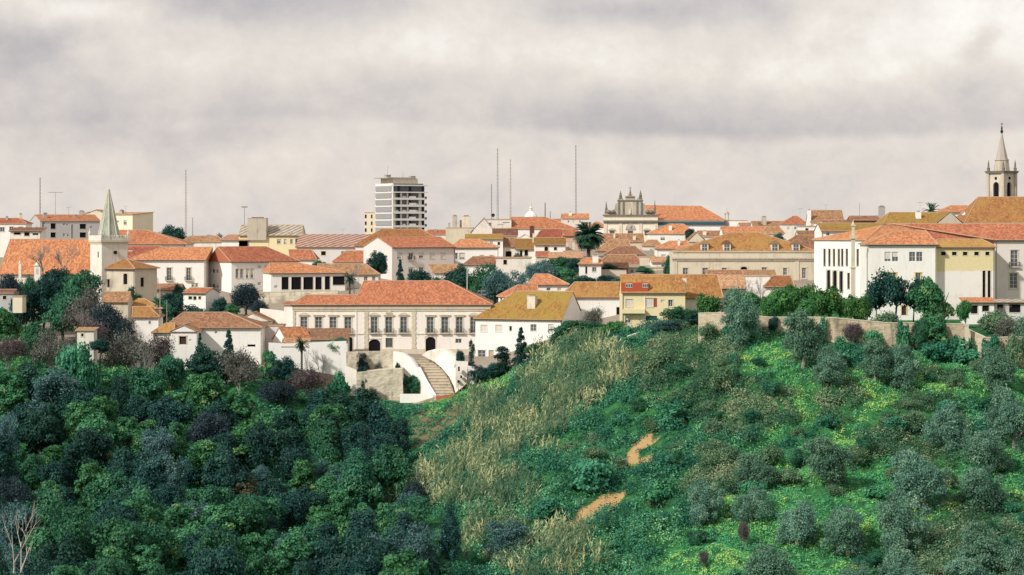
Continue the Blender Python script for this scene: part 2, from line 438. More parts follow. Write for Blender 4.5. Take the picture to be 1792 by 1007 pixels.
def inpoly(px, py, poly):
    px, py = np.asarray(px, float), np.asarray(py, float); c = np.zeros(px.shape, bool); n = len(poly); j = n - 1
    for i in range(n):
        xi, yi = poly[i]; xj, yj = poly[j]
        if yi != yj:
            c ^= ((yi > py) != (yj > py)) & (px < (xj - xi) * (py - yi) / (yj - yi) + xi)
        j = i
    return c
REEDS = [[(900, 690), (935, 640), (985, 612), (1060, 608), (1112, 640), (1095, 672), (1030, 712), (990, 760), (955, 800), (930, 800), (905, 745), (880, 720)],
         [(780, 800), (850, 735), (900, 720), (912, 780), (880, 830), (930, 850), (945, 880), (890, 905), (830, 890), (770, 895), (715, 880), (725, 840)],
         [(615, 850), (625, 820), (655, 808), (690, 830), (720, 850), (715, 890), (670, 900), (640, 895)],
         [(900, 1007), (915, 950), (950, 930), (1015, 935), (1050, 965), (1055, 1020), (900, 1030)],
         [(830, 1000), (812, 960), (818, 905), (842, 905), (850, 930), (842, 965)],
         [(800, 720), (830, 690), (880, 700), (880, 740), (850, 760), (810, 745)]]
SOIL = [[(985, 922), (1012, 884), (1090, 858), (1084, 890), (1042, 914), (1000, 930)],
        [(1090, 812), (1116, 770), (1154, 754), (1148, 774), (1118, 798), (1144, 802), (1118, 818), (1096, 817)],
        [(1158, 748), (1190, 710), (1206, 718), (1188, 750)], [(1000, 675), (1080, 650), (1110, 612), (1120, 620), (1098, 668)],
       
        [(470, 640), (500, 650), (520, 668), (500, 672), (478, 660)], [(560, 655), (605, 672), (600, 690), (560, 680)]]
DEBRIS = [[(712, 735), (760, 712), (815, 705), (800, 760), (775, 780), (730, 790)]]
GRASS = [[(1325, 600), (1370, 590), (1440, 640), (1480, 660), (1530, 700), (1470, 740), (1400, 760), (1330, 800), (1280, 860), (1260, 830), (1340, 750), (1385, 690), (1330, 650), (1280, 650)],
         [(1480, 650), (1600, 610), (1800, 640), (1960, 660), (1960, 720), (1760, 720), (1620, 690), (1500, 760), (1520, 800), (1460, 900), (1330, 940), (1250, 940), (1170, 1020), (1130, 1050), (1090, 1050), (1190, 930), (1300, 850), (1400, 780), (1490, 730)],
         [(1350, 920), (1560, 760), (1700, 720), (1720, 800), (1680, 900), (1560, 1020), (1500, 1050), (1130, 1060), (1200, 960)],
         [(1700, 770), (1960, 760), (1960, 900), (1740, 880)],
         [(735, 690), (800, 690), (895, 640), (900, 680), (830, 700), (760, 735)], [(640, 890), (700, 905), (740, 960), (720, 1000), (620, 990), (620, 900)],
         [(150, 580), (230, 600), (300, 660), (330, 750), (270, 760), (200, 680), (0, 660), (0, 600)], [(540, 650), (600, 690), (590, 720), (500, 690)]]
BRAMBLE = [[(1590, 662), (1600, 646), (1690, 652), (1695, 670), (1640, 668)], [(1100, 640), (1160, 580), (1250, 570), (1310, 610), (1290, 650), (1390, 680), (1390, 730), (1290, 770), (1180, 720), (1130, 700)],
           [(1505, 800), (1530, 720), (1600, 690), (1680, 700), (1700, 760), (1640, 830), (1560, 800)],
           [(1430, 690), (1480, 660), (1520, 700), (1480, 740), (1430, 750)], [(1230, 800), (1280, 780), (1290, 870), (1220, 880), (1190, 850)],
           [(1650, 900), (1800, 880), (1960, 880), (1960, 1060), (1560, 1060), (1600, 960)], [(840, 920), (900, 900), (945, 925), (900, 1000), (850, 980)]]
def inany(px, py, polys):
    c = np.zeros(np.shape(px), bool)
    for p in polys: c |= inpoly(px, py, p)
    return c

_m = np.clip((fbm(_wx / 8.0 + GY[None, :] / 26.0, GY[None, :] / 9.0, 31, 3) - .42) / .3, 0, 1) * 2.4 + (fbm(_wx / 24.0 + GY[None, :] / 60.0, GY[None, :] / 60.0, 37, 2) - .5) * 4.0
_py0 = HY + (CZ - GZ) * F / np.maximum(GY[None, :], 1); _sm = inany(np.repeat(GX[:, None], len(GY), 1), _py0, SOIL).astype(float)
for _ in range(5):
    _sm[1:-1, 1:-1] = np.maximum(_sm, np.maximum.reduce([np.roll(_sm, 1, 0), np.roll(_sm, -1, 0), np.roll(_sm, 1, 1), np.roll(_sm, -1, 1)]) * .82)[1:-1, 1:-1]
GZ += _m * (1 - .9 * _sm) * np.interp(GY, [300, 330, 420, 437], [0, 1, .8, 0])[None, :] * np.interp(GX, [800, 950], [0, 1])[:, None]

def build_terrain():
    nx, ny = len(GX), len(GY)
    X = (GX[:, None] - 896) * GY[None, :] / F; Y = np.repeat(GY[None, :], nx, 0)
    v = np.stack([X, Y, GZ], -1).reshape(-1, 3)
    i, j = np.meshgrid(np.arange(nx - 1), np.arange(ny - 1), indexing='ij'); a = (i * ny + j).ravel()
    q = np.stack([a, a + ny, a + ny + 1, a + 1], -1)
    me = bpy.data.meshes.new('ground'); me.vertices.add(len(v)); me.vertices.foreach_set('co', v.astype(np.float32).ravel())
    me.loops.add(q.size); me.loops.foreach_set('vertex_index', q.astype(np.int32).ravel())
    me.polygons.add(len(q)); me.polygons.foreach_set('loop_start', np.arange(0, q.size, 4, dtype=np.int32))
    me.polygons.foreach_set('use_smooth', np.ones(len(q), bool)); me.update(calc_edges=True)
    px = np.repeat(GX[:, None], ny, 1); py = HY + (CZ - GZ) * F / np.maximum(Y, 1)
    wob = (fbm(X / 3, Y / 3, 9) - .5) * 26
    soil = inany(px + wob, py + wob * .6, SOIL).astype(np.float32); deb = inany(px + wob, py + wob, DEBRIS).astype(np.float32)
    hillside = (Y > 290) & (Y < 446)
    c = np.zeros((nx, ny, 4), np.float32); c[..., 0] = soil * (Y > 290); c[..., 1] = deb; c[..., 2] = (Y > 500); c[..., 3] = 1
    at_ = me.color_attributes.new('zone', 'FLOAT_COLOR', 'POINT'); at_.data.foreach_set('color', c.ravel())
    k = newmat('ground'); an = k.N.new('ShaderNodeAttribute'); an.attribute_name = 'zone'
    r, g, b = k.sep(an.outputs['Color']); P = k.N.new('ShaderNodeTexCoord').outputs['Object']
    n = k.noise(P, .35, 6, .65); n2 = k.noise(P, 2.2, 5, .7)
    gc = k.mix(k.smooth(n, .35, .65), (.016, .075, .035), (.05, .20, .065)); gc = k.mix(k.M('MULTIPLY', k.smooth(n2, .5, .7), .7), gc, (.05, .045, .022))
    town = k.mix(n2, (.24, .20, .15), (.36, .32, .27)); gc = k.mix(b, gc, town)
    gc = k.mix(k.M('MULTIPLY', g, k.smooth(n2, .3, .6)), gc, (.22, .14, .09))
    rs = k.smooth(k.M('ADD', r, k.M('MULTIPLY', k.M('SUBTRACT', n2, .5), 1.9)), .34, .74)
    gc = k.mix(rs, gc, k.mix(k.smooth(n2, .3, .7), (.50, .345, .16), (.36, .24, .115)))
    k.L.new(gc, k.bsdf.inputs['Base Color']); k.bsdf.inputs['Roughness'].default_value = 1; k.bsdf.inputs['Specular IOR Level'].default_value = .05
    bump(k, n2, .7, .3)
    me.materials.append(k.m)
    o = bpy.data.objects.new('ground', me); col.objects.link(o); tag(o, kind='structure')
build_terrain()

# ------------------------------------------------------------------ foliage
def leaf_mesh(name, C, Nrm, S, V, mat, asp=.62, up=None):
    """one quad leaf per row: centre, normal, size, tint value; as one mesh datablock"""
    n = len(C); Nrm = Nrm / np.maximum(np.linalg.norm(Nrm, axis=1, keepdims=True), 1e-6)
    t = rng.normal(size=(n, 3)) if up is None else up + rng.normal(size=(n, 3)) * .25
    t = t - Nrm * (t * Nrm).sum(1, keepdims=True); t /= np.maximum(np.linalg.norm(t, axis=1, keepdims=True), 1e-6)
    b = np.cross(Nrm, t); s = np.asarray(S)[:, None]
    fold = Nrm * s * .18
    P = np.stack([C - t * s, C + b * s * asp - fold, C + t * s, C - b * s * asp - fold], 1).reshape(-1, 3)
    me = bpy.data.meshes.new(name); me.vertices.add(4 * n); me.vertices.foreach_set('co', P.astype(np.float32).ravel())
    me.loops.add(4 * n); me.loops.foreach_set('vertex_index', np.arange(4 * n, dtype=np.int32))
    me.polygons.add(n); me.polygons.foreach_set('loop_start', np.arange(0, 4 * n, 4, dtype=np.int32)); me.update(calc_edges=True)
    a = me.attributes.new('v', 'FLOAT', 'FACE'); a.data.foreach_set('value', np.clip(V, 0, 1).astype(np.float32))
    me.materials.append(MATS[mat] if isinstance(mat, str) else mat)
    return me

def unit(n): d = rng.normal(size=(n, 3)); return d / np.linalg.norm(d, axis=1, keepdims=True)

def crown_mesh(name, mat, w, h, z0, nclump, per, leaf, shape='round', clump=.30, flat=.9, jit=.6, spread=.5):
    """leaf clumps spread through a crown: w wide, from z0 up to h"""
    cz, rz, rx = (z0 + h) / 2, (h - z0) / 2, w / 2
    C, N, S, V = [], [], [], []
    lobes = [(np.array([R.uniform(-.42, .42) * rx, R.uniform(-.42, .42) * rx, cz + R.uniform(-.35, .42) * rz]), R.uniform(.42, .66)) for _ in range(7)]
    for i in range(nclump):
        d = unit(1)[0]
        rr = R.uniform(.35, 1.0) ** .5
        if shape == 'cone':
            t = R.random() ** 1.3; a = R.uniform(0, 2 * math.pi); q = rx * (1 - t * .93) * R.uniform(.35, .9)
            c = np.array([math.cos(a) * q, math.sin(a) * q, z0 + (h - z0) * t]); cr = clump * w * (1 - t * .65)
        elif shape == 'column':
            t = R.random(); a = R.uniform(0, 2 * math.pi); q = rx * math.sin(math.pi * (.12 + .80 * t)) ** .6 * R.uniform(.3, .75)
            c = np.array([math.cos(a) * q, math.sin(a) * q, z0 + (h - z0) * t]); cr = clump * w * R.uniform(.7, 1.1)
        else:
            if shape == 'dome' and d[2] < -.15: d[2] = -d[2] * .6
            cr = clump * w * R.uniform(.55, 1.1)
            sc_ = max(.2, 1 - cr * .75 / rx)
            lc, lr = lobes[i % 7]; c = lc + d * np.array([rx, rx, rz]) * lr * rr * np.array([sc_, sc_, max(.25, 1 - cr * .6 / rz)]); c[2] = max(c[2], z0 + cr * .3)
            c[:2] += rng.normal(size=2) * rx * .06
        n = max(6, int(per * R.uniform(.7, 1.3)))
        q = unit(n); q[:, 2] = np.where(q[:, 2] < -.55, -q[:, 2], q[:, 2])
        rad_ = cr * (rng.uniform(.25, 1.0, n) ** .4) * (1 + (rng.random(n) - .5) * spread)
        p = c + q * rad_[:, None] * np.array([1, 1, flat])
        out = q * .9 + (p - np.array([0, 0, cz])) / np.array([rx, rx, rz]) * .35
        C.append(p); N.append(out + rng.normal(size=(n, 3)) * jit); S.append(leaf * rng.uniform(.6, 1.25, n))
        V.append(np.full(n, R.betavariate(1.6, 2.2)) * .75 + rng.random(n) * .28)
    return leaf_mesh(name, np.concatenate(C), np.concatenate(N), np.concatenate(S), np.concatenate(V), mat)

def branch_mb(mb, p, d, L, r, depth, split=3, ang=.5, droop=0.0):
    q = p + d * L
    mb.tube(p, q, r, r * .66, 5 if r > .05 else 3, cap=False)
    if depth == 0: return
    for i in range(split):
        a = Vector((R.gauss(0, 1), R.gauss(0, 1), R.gauss(0, 1))).normalized()
        nd = (d + a * ang + Vector((0, 0, .12 - droop))).normalized()
        t = R.uniform(.55, 1.0)
        branch_mb(mb, p + d * L * t, nd, L * R.uniform(.62, .85), r * .6, depth - 1, split, ang, droop)

def trunk_mesh(name, mat, h, r, limbs=5, spread=.5, below=6.0, lean=.1):
    mb = MB(); top = Vector((R.uniform(-lean, lean) * h, R.uniform(-lean, lean) * h, h * .55))
    mb.tube((0, 0, -below), (0, 0, 0), r * 1.15, r * 1.1, 7, cap=False); mb.tube((0, 0, 0), top * .5, r * 1.1, r * .8, 7, cap=False); mb.tube(top * .5, top, r * .8, r * .55, 7, cap=False)
    for i in range(limbs):
        a = 2 * math.pi * (i + R.random() * .6) / limbs; s = top * R.uniform(.5, 1.0)
        e = s + Vector((math.cos(a) * spread * h * .5, math.sin(a) * spread * h * .5, h * R.uniform(.18, .40)))
        mid = (s + e) / 2 + Vector((0, 0, -.04 * h))
        mb.tube(s, mid, r * .5, r * .36, 5, cap=False); mb.tube(mid, e, r * .36, r * .14, 5, cap=False)
    me = mb.build(name, MATS[mat]); d = me.data; bpy.data.objects.remove(me); return d

def bare_mesh(name, mat, h, r, depth=5, split=3, ang=.55, stems=1, below=5.0, droop=0):
    mb = MB(); mb.tube((0, 0, -below), (0, 0, 0), r * 1.1, r, 6, cap=False)
    for s in range(stems):
        d = Vector((R.gauss(0, .25 * (stems > 1)), R.gauss(0, .25 * (stems > 1)), 1)).normalized()
        branch_mb(mb, Vector((0, 0, 0)), d, h * .30, r, depth, split, ang, droop)
    o = mb.build(name, MATS[mat]); d = o.data; bpy.data.objects.remove(o); return d

KIND = {}     # kind -> list of (crown mesh, trunk mesh, width, height)
def proto(kind, n, f): KIND[kind] = [f() for _ in range(n)]
proto('oak', 3, lambda: (crown_mesh('crown', 'leaf_oak', 8, 8, 0, 64, 150, .21, clump=.17), trunk_mesh('trunk', 'bark', 7, .3), 8, 8))
proto('laurel', 3, lambda: (crown_mesh('crown', 'leaf_laurel', 7, 8, 0, 74, 100, .23, clump=.14, jit=.7), trunk_mesh('trunk', 'bark', 7, .26), 7, 8))
proto('dark', 3, lambda: (crown_mesh('crown', 'leaf_dark', 8, 8, -.2, 64, 150, .21, clump=.18), trunk_mesh('trunk', 'bark', 7, .3), 8, 8))
proto('navy', 2, lambda: (crown_mesh('crown', 'leaf_navy', 8, 8, -.2, 80, 150, .15, clump=.17, jit=.9), trunk_mesh('trunk', 'bark', 6, .3), 8, 8))
proto('olive', 5, lambda: (crown_mesh('crown', 'leaf_olive', 8.2, 6.7, -1.2, 96, 165, .135, clump=.14, jit=.75, spread=.8), trunk_mesh('trunk', 'bark_grey', 4.2, .3, 6, .8), 7.4, 6.4))
proto('blue', 3, lambda: (crown_mesh('crown', 'leaf_blue', 8, 8, 0, 84, 140, .15, clump=.14, jit=.8, spread=.9), trunk_mesh('trunk', 'bark_grey', 6, .26), 8, 8))
proto('citrus', 3, lambda: (crown_mesh('crown', 'leaf_citrus', 6, 4.6, .3, 48, 120, .18, clump=.19), trunk_mesh('trunk', 'bark', 3.2, .18), 6, 4.6))
proto('garden', 2, lambda: (crown_mesh('crown', 'leaf_dark', 7, 7, 1.7, 46, 120, .22, clump=.17, spread=.8), trunk_mesh('trunk', 'bark', 6, .2), 7, 7))
proto('shrub', 3, lambda: (crown_mesh('crown', 'leaf_ivy', 3.6, 2.4, -.5, 34, 80, .15, 'dome', clump=.2, flat=.95), trunk_mesh('stem', 'bark', 1.2, .06, 4, .7, 1), 3.6, 2.4))
proto('brown_bush', 3, lambda: (crown_mesh('crown', 'leaf_brown', 6, 5, -.3, 70, 90, .10, 'dome', clump=.17, jit=1.2, spread=1.2, flat=.95), bare_mesh('trunk', 'bark_grey', 5, .1, 4, 3, .6, 3), 6, 5))
proto('grey_bush', 3, lambda: (crown_mesh('crown', 'leaf_grey', 6, 5, -.3, 70, 90, .11, 'dome', clump=.17, jit=1.2, spread=1.2, flat=.95), bare_mesh('trunk', 'bark_grey', 5, .1, 4, 3, .6, 3), 6, 5))
proto('rust', 2, lambda: (crown_mesh('crown', 'leaf_rust', 7, 8, 0, 64, 120, .16, clump=.16, jit=.9), trunk_mesh('trunk', 'bark', 6, .24), 7, 8))
proto('dry_bush', 3, lambda: (crown_mesh('crown', 'leaf_bramble', 4.4, 2.8, -.6, 44, 100, .13, 'dome', clump=.19, jit=1.0, spread=1.0, flat=.95), trunk_mesh('stem', 'bark_pale', 1.2, .05, 5, .8, 1), 4.4, 2.8))
proto('cypress', 2, lambda: (crown_mesh('crown', 'leaf_dark', 2.6, 8, 0, 70, 90, .13, 'column', clump=.24, flat=1.3), trunk_mesh('trunk', 'bark', 5, .15, 3, .1), 2.6, 8))
proto('conifer', 2, lambda: (crown_mesh('crown', 'leaf_dark', 4.4, 8, 0, 120, 70, .14, 'cone', clump=.17, flat=1.0), trunk_mesh('trunk', 'bark', 8, .16, 3, .1), 4.4, 8))
proto('ivy_column', 3, lambda: (crown_mesh('crown', 'leaf_dark', 4.2, 7.5, -.5, 60, 110, .17, 'column', clump=.24, jit=.4, flat=1.3), trunk_mesh('trunk', 'bark', 5, .2, 3, .2), 4.2, 7.5))
proto('bare', 3, lambda: (None, bare_mesh('trunk', 'bark_grey', 8, .15, 6, 3, .5), 6.5, 8))
proto('bare_pale', 2, lambda: (None, bare_mesh('trunk', 'bark_pale', 9, .15, 6, 2, .62), 6, 9))

def place(kind, loc, w, h, label, name=None, cat='tree', group=None, rz=None):
    cr, tr, w0, h0 = R.choice(KIND[kind])
    nm = name or {'oak': 'broadleaf_tree', 'laurel': 'broadleaf_tree', 'dark': 'evergreen_tree', 'navy': 'evergreen_tree', 'olive': 'olive_tree', 'blue': 'willow_tree',
                  'citrus': 'citrus_tree', 'garden': 'garden_tree', 'shrub': 'shrub', 'brown_bush': 'leafless_bush', 'grey_bush': 'leafless_bush', 'rust': 'broadleaf_tree', 'dry_bush': 'dry_bush',
                  'cypress': 'cypress_tree', 'conifer': 'conifer_tree', 'ivy_column': 'ivy_covered_tree', 'bare': 'bare_tree', 'bare_pale': 'bare_tree'}[kind]
    o = empty(nm, loc, R.uniform(0, 6.28) if rz is None else rz); o.scale = (w / w0, w / w0, h / h0)
    tag(o, label, cat, group or {'olive': 'olive trees on the right slope', 'citrus': 'citrus trees behind the garden wall', 'bare': 'leafless trees', 'bare_pale': 'leafless trees', 'dry_bush': 'dry bushes', 'grey_bush': 'twiggy grey bushes', 'brown_bush': 'purple brown bushes', 'shrub': 'green shrubs', 'ivy_column': 'ivy covered trees', 'conifer': 'conifers and cypresses', 'cypress': 'conifers and cypresses'}.get(kind, 'leafy trees among the houses'))
    if cr:
        c = bpy.data.objects.new('crown', cr); col.objects.link(c); c.parent = o
    t = bpy.data.objects.new('stem' if kind in ('shrub', 'dry_bush') else 'trunk', tr); col.objects.link(t); t.parent = o
    return o

def T(kind, px, top, wpx, hpx, label, Y=None, cat='tree', name=None, group=None):
    """tree by photo box: centre column, top row, width and height; on the ground at its base row, or at depth Y"""
    if Y is None: Y = hit(px, top + hpx)
    s = F / Y; x = (px - 896) / s; zt = CZ - (top - HY) / s; zb = CZ - (top + hpx - HY) / s; g = gz(x, Y)
    if zb < g or zb - g < 7: zb = g - .15
    return place(kind, (x, Y, zb), wpx / s, max(1.0, zt - zb), label, name, cat, group)

# ------------------------------------------------------------------ houses
GLZ = lambda: [MATS['frame_white'], MATS['glass']]
def H(name, label, Y, xs, eave, ridge=None, roof='hip', rx=None, yaw=0.0, d=10.0, wall='white', rm='tile_orange', win=(), ch=(), base=None,
      cat='house', group=None, over=.4, bal=(), trim=None, wall_r=None):
    th = rad(yaw); c, s_ = math.cos(th), math.sin(th); s = F / Y
    if len(xs) == 2:
        xa, xb = xs; W = (xb - xa) / s / c; ox, oy = (xa - 896) / s, Y
    elif yaw > 0:
        xl, xc, xr = xs; W = (xr - xc) / s / c; d = (xc - xl) / s / s_; ox, oy = (xc - 896) / s, Y
    else:
        xl, xc, xr = xs; W = (xc - xl) / s / c; d = (xr - xc) / s / abs(s_); ox, oy = (xc - 896) / s - W * c, Y - W * s_
    ze = CZ - (eave - HY) / s
    P = lambda u, v: (ox + u * c - v * s_, oy + u * s_ + v * c)
    if base is not None: zb = CZ - (base - HY) / s
    else: zb = min(gz(*P(0, 0)), gz(*P(W, 0)), gz(*P(0, d)), gz(*P(W, d))) - .4
    zb = min(zb, ze - 2.0)
    root = empty(name, (ox, oy, zb), th); tag(root, label, cat, group)
    H_ = ze - zb
    WM, RM = MATS[wall], MATS[rm]
    def u_of(px, v):                                   # local u on the line v = const seen at a photo column
        k = (px - 896) / F; ax, ay = P(0, v)
        return (k * ay - ax) / (c - k * s_)
    def v_of(px, u):
        k = (px - 896) / F; ax, ay = P(u, 0)
        return (k * ay - ax) / (-s_ - k * c)
    def z_of(py, u, v): return CZ - (py - HY) * P(u, v)[1] / F - zb
    wins = {'f': [], 'l': [], 'r': []}
    for w in win:
        px, pt, wp, hp, st = w[:5]; side = w[5] if len(w) > 5 else 'f'
        if side == 'f': a, b = u_of(px - wp / 2, 0), u_of(px + wp / 2, 0); q = ((a + b) / 2, 0); L_ = W
        elif side == 'l': a, b = v_of(px + wp / 2, 0), v_of(px - wp / 2, 0); q = (0, (a + b) / 2); L_ = d
        else: a, b = v_of(px - wp / 2, W), v_of(px + wp / 2, W); q = (W, (a + b) / 2); L_ = d
        zt, z0 = z_of(pt, *q), z_of(pt + hp, *q)
        a, b = max(a, .15), min(b, L_ - .15)
        zt = min(zt, H_ - .12); z0 = max(z0, .1)
        if b - a > .2 and zt - z0 > .2: wins[side].append((a, b, z0, zt, st))
    # walls, with real openings
    mb = MB()
    def panel(o, du, nin, L_, rects):
        o, du, nin = Vector(o), Vector(du), Vector(nin); up = Vector((0, 0, 1))
        us = sorted({0, L_, *[r[0] for r in rects], *[r[1] for r in rects]}); zs = sorted({0, H_, *[r[2] for r in rects], *[r[3] for r in rects]})
        for i in range(len(us) - 1):
            for j in range(len(zs) - 1):
                um, zm = (us[i] + us[i + 1]) / 2, (zs[j] + zs[j + 1]) / 2
                if any(r[0] < um < r[1] and r[2] < zm < r[3] for r in rects): continue
                q = lambda a, b: o + du * a + up * b
                mb.face([q(us[i], zs[j]), q(us[i + 1], zs[j]), q(us[i + 1], zs[j + 1]), q(us[i], zs[j + 1])])
        for a, b, z0, z1, st in rects:
            D = nin * .28; q = lambda a_, b_: o + du * a_ + up * b_
            for p, r in (((a, z0), (b, z0)), ((b, z0), (b, z1)), ((b, z1), (a, z1)), ((a, z1), (a, z0))):
                A, B = q(*p), q(*r); mb.face([A, B, B + D, A + D])
            if st == 'a':                               # arch head: spandrels in the wall's own plane
                n = 8; cx, rw = (a + b) / 2, (b - a) / 2; rise = min(rw * .75, (z1 - z0) * .5)
                for sgn in (-1, 1):
                    pts = [(cx + sgn * rw * math.sin(i / n * math.pi / 2), z1 - rise + rise * math.cos(i / n * math.pi / 2)) for i in range(n + 1)]
                    cor = q(cx + sgn * rw, z1) + nin * .003
                    for p, r in zip(pts, pts[1:]):
                        A, B = q(*p) + nin * .003, q(*r) + nin * .003; mb.face([A, B, cor]); mb.face([A, B, B + D * .8, A + D * .8])
    panel((0, 0, 0), (1, 0, 0), (0, 1, 0), W, wins['f'])
    panel((0, d, 0), (0, -1, 0), (1, 0, 0), d, [(d - b, d - a, z0, z1, st) for a, b, z0, z1, st in wins['l']])
    panel((W, 0, 0), (0, 1, 0), (-1, 0, 0), d, wins['r'])
    panel((W, d, 0), (-1, 0, 0), (0, -1, 0), W, [])
    # roof
    rmb = MB(); o = over; t = .16
    if ridge is None: ridge = eave - 12
    def rz_at(v):
        Yr = oy + (W / 2) * s_ + v * c; return CZ - (ridge - HY) * Yr / F - zb
    E = [Vector((-o, -o, H_)), Vector((W + o, -o, H_)), Vector((W + o, d + o, H_)), Vector((-o, d + o, H_))]
    faces, gables = [], []
    if roof in ('hip', 'gx', 'hipl', 'hipr'):
        zr = max(rz_at(d / 2), H_ + .4); m = min(d / 2, W * .42)
        u0, u1 = (m, W - m)
        if rx: u0, u1 = u_of(rx[0], d / 2), u_of(rx[1], d / 2)
        gl, gr = roof in ('gx', 'hipr'), roof in ('gx', 'hipl')
        if gl: u0 = -.12; E[0].x = E[3].x = -.12
        if gr: u1 = W + .12; E[1].x = E[2].x = W + .12
        A, B = Vector((u0, d / 2, zr)), Vector((u1, d / 2, zr))
        faces = [[E[0], E[1], B, A], [E[2], E[3], A, B]]
        if gl: gables.append([(0, d, H_), (0, 0, H_), (0, d / 2, zr - .1)])
        else: faces.append([E[3], E[0], A])
        if gr: gables.append([(W, 0, H_), (W, d, H_), (W, d / 2, zr - .1)])
        else: faces.append([E[1], E[2], B])
        caps = [(A, B)] + ([] if gl else [(E[0], A), (E[3], A)]) + ([] if gr else [(E[1], B), (E[2], B)])
    elif roof == 'gy':
        zr = max(rz_at(0), H_ + .4); um = u_of(rx[0], 0) if rx else W / 2
        E[0].y = E[1].y = -.15; A, B = Vector((um, -.15, zr)), Vector((um, d + o, zr))
        faces = [[E[3], E[0], A, B], [E[1], E[2], B, A]]; gables = [[(0, 0, H_), (W, 0, H_), (um, 0, zr - .1)], [(W, d, H_), (0, d, H_), (um, d, zr - .1)]]
        caps = [(A, B)]
    elif roof == 'shed':
        zr = max(rz_at(d), H_ + .2); E[2].z = E[3].z = zr; faces = [E]; caps = []
        gables = [[(0, d, H_), (0, 0, H_), (0, d, zr - .05)], [(W, 0, H_), (W, d, H_), (W, d, zr - .05)], [(W, d, H_), (0, d, H_), (0, d, zr - .05), (W, d, zr - .05)]]
    else:                                              # flat
        caps = []; E = [Vector((p.x, p.y, H_)) for p in E]; faces = [E]; t = .3
    cnt = {}
    key = lambda p: (round(p[0], 3), round(p[1], 3), round(p[2], 3))
    lift = Vector((0, 0, t))
    for f in faces:
        e = (f[1] - f[0]).normalized(); n = (f[1] - f[0]).cross(f[-1] - f[0]).normalized(); sl = n.cross(e)
        uv = [((p - f[0]).dot(e), (p - f[0]).dot(sl)) for p in f]
        rmb.face([p + lift for p in f], 0, uv); rmb.face([p.copy() for p in f[::-1]], 0)
        for a, b in zip(f, f[1:] + f[:1]):
            k_ = tuple(sorted((key(a), key(b)))); cnt.setdefault(k_, []).append((a, b))
    for k_, l in cnt.items():
        if len(l) == 1:
            a, b = l[0]; rmb.face([a, b, b + lift, a + lift], 1)
    for a, b in caps: rmb.tube(a + lift, b + lift, .11, .11, 5, 1)
    for g in gables: mb.face(g)
    wo = mb.build('wall', WM, root)
    ro = rmb.build('roof', [RM, MATS['mortar']], root)
    for cdef in ch:
        px, pt, wp, pb = cdef[:4]; cm = cdef[4] if len(cdef) > 4 else wall; v = cdef[5] if len(cdef) > 5 else d * .32
        u = u_of(px, v); z1, z0 = z_of(pt, u, v), z_of(pb, u, v) - .8; hw = wp / s / 2
        cb = MB(); cb.box(u - hw, u + hw, v - hw * .8, v + hw * .8, z0, z1 - .22); cb.box(u - hw - .08, u + hw + .08, v - hw * .8 - .08, v + hw * .8 + .08, z1 - .22, z1 - .1)
        cb.box(u - hw * .6, u + hw * .6, v - hw * .5, v + hw * .5, z1 - .1, z1 + .12, 1)
        cb.build('chimney', [MATS[cm], MATS['tile_dark']], ro)
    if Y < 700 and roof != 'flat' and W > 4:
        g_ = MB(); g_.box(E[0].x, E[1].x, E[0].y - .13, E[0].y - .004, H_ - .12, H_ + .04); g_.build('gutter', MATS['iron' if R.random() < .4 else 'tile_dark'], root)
        if W > 7 and roof != 'gy':
            g_ = MB(); up_ = W - .25 if R.random() < .6 else .25; g_.box(up_ - .06, up_ + .06, -.13, -.003, .2, H_ - .2); g_.build('downpipe', MATS[R.choice(['mast', 'white_paint', 'tile_dark'])], root)
    # windows
    def window(side, a, b, z0, z1, st):
        if side == 'f': o3, du, nin = Vector((0, 0, 0)), Vector((1, 0, 0)), Vector((0, 1, 0))
        elif side == 'l': o3, du, nin = Vector((0, 0, 0)), Vector((0, 1, 0)), Vector((1, 0, 0))
        else: o3, du, nin = Vector((W, 0, 0)), Vector((0, 1, 0)), Vector((-1, 0, 0))
        up = Vector((0, 0, 1)); w, h = b - a, z1 - z0
        q = lambda u, z, n: o3 + du * u + up * z + nin * n
        def bar(mbx, u0, u1, za, zb_, n0, n1, m=0): mbx.frame_box(q(u0, za, n0), du * (u1 - u0), nin * (n1 - n0), up * (zb_ - za), m)
        fr = MB(); pane_mat = {'o': 'dark_void', 'a': 'dark_void', 'x': 'shutter', 'd': 'door_brown', 'D': 'door_tan', 'R': 'shutter_red', 't': 'teal_glass'}.get(st, 'glass')
        if st in ('w', 's', 'b', 'g', 'n'):
            fw = min(.09, w * .12); fm = .07
            for (u0, u1, za, zb_) in ((a, a + fw, z0, z1), (b - fw, b, z0, z1), (a + fw, b - fw, z0, z0 + fw), (a + fw, b - fw, z1 - fw, z1)): bar(fr, u0, u1, za, zb_, .12, .2)
            mu = max(1, int(round(w / .9)))
            for i in range(1, mu + 1 if mu == 1 else mu):
                um = a + w * (i / mu if mu > 1 else .5); bar(fr, um - fm / 2, um + fm / 2, z0 + fw, z1 - fw, .125, .195)
            nz = max(1, int(h / .75))
            for i in range(1, nz): bar(fr, a + fw, b - fw, z0 + h * i / nz - .025, z0 + h * i / nz + .025, .14, .18)
        if st in ('s', 'b', 'o', 'a', 'd', 'w', 'x', 'g') and h > .5:
            sw = .2 if st in ('s', 'b', 'a', 'd') else .11; out = -.06 if st in ('s', 'b', 'a', 'd') else -.035
            bar(fr, a - sw, a, z0 - (sw if st != 'd' else 0), z1, out, .04, 1); bar(fr, b, b + sw, z0 - (sw if st != 'd' else 0), z1, out, .04, 1)
            bar(fr, a - sw * 1.3, b + sw * 1.3, z1, z1 + sw * 1.1, out * 1.5, .04, 1)
            if st not in ('d', 'a'): bar(fr, a - sw * 1.2, b + sw * 1.2, z0 - sw, z0 - .001, out * 2.2, .1, 1)
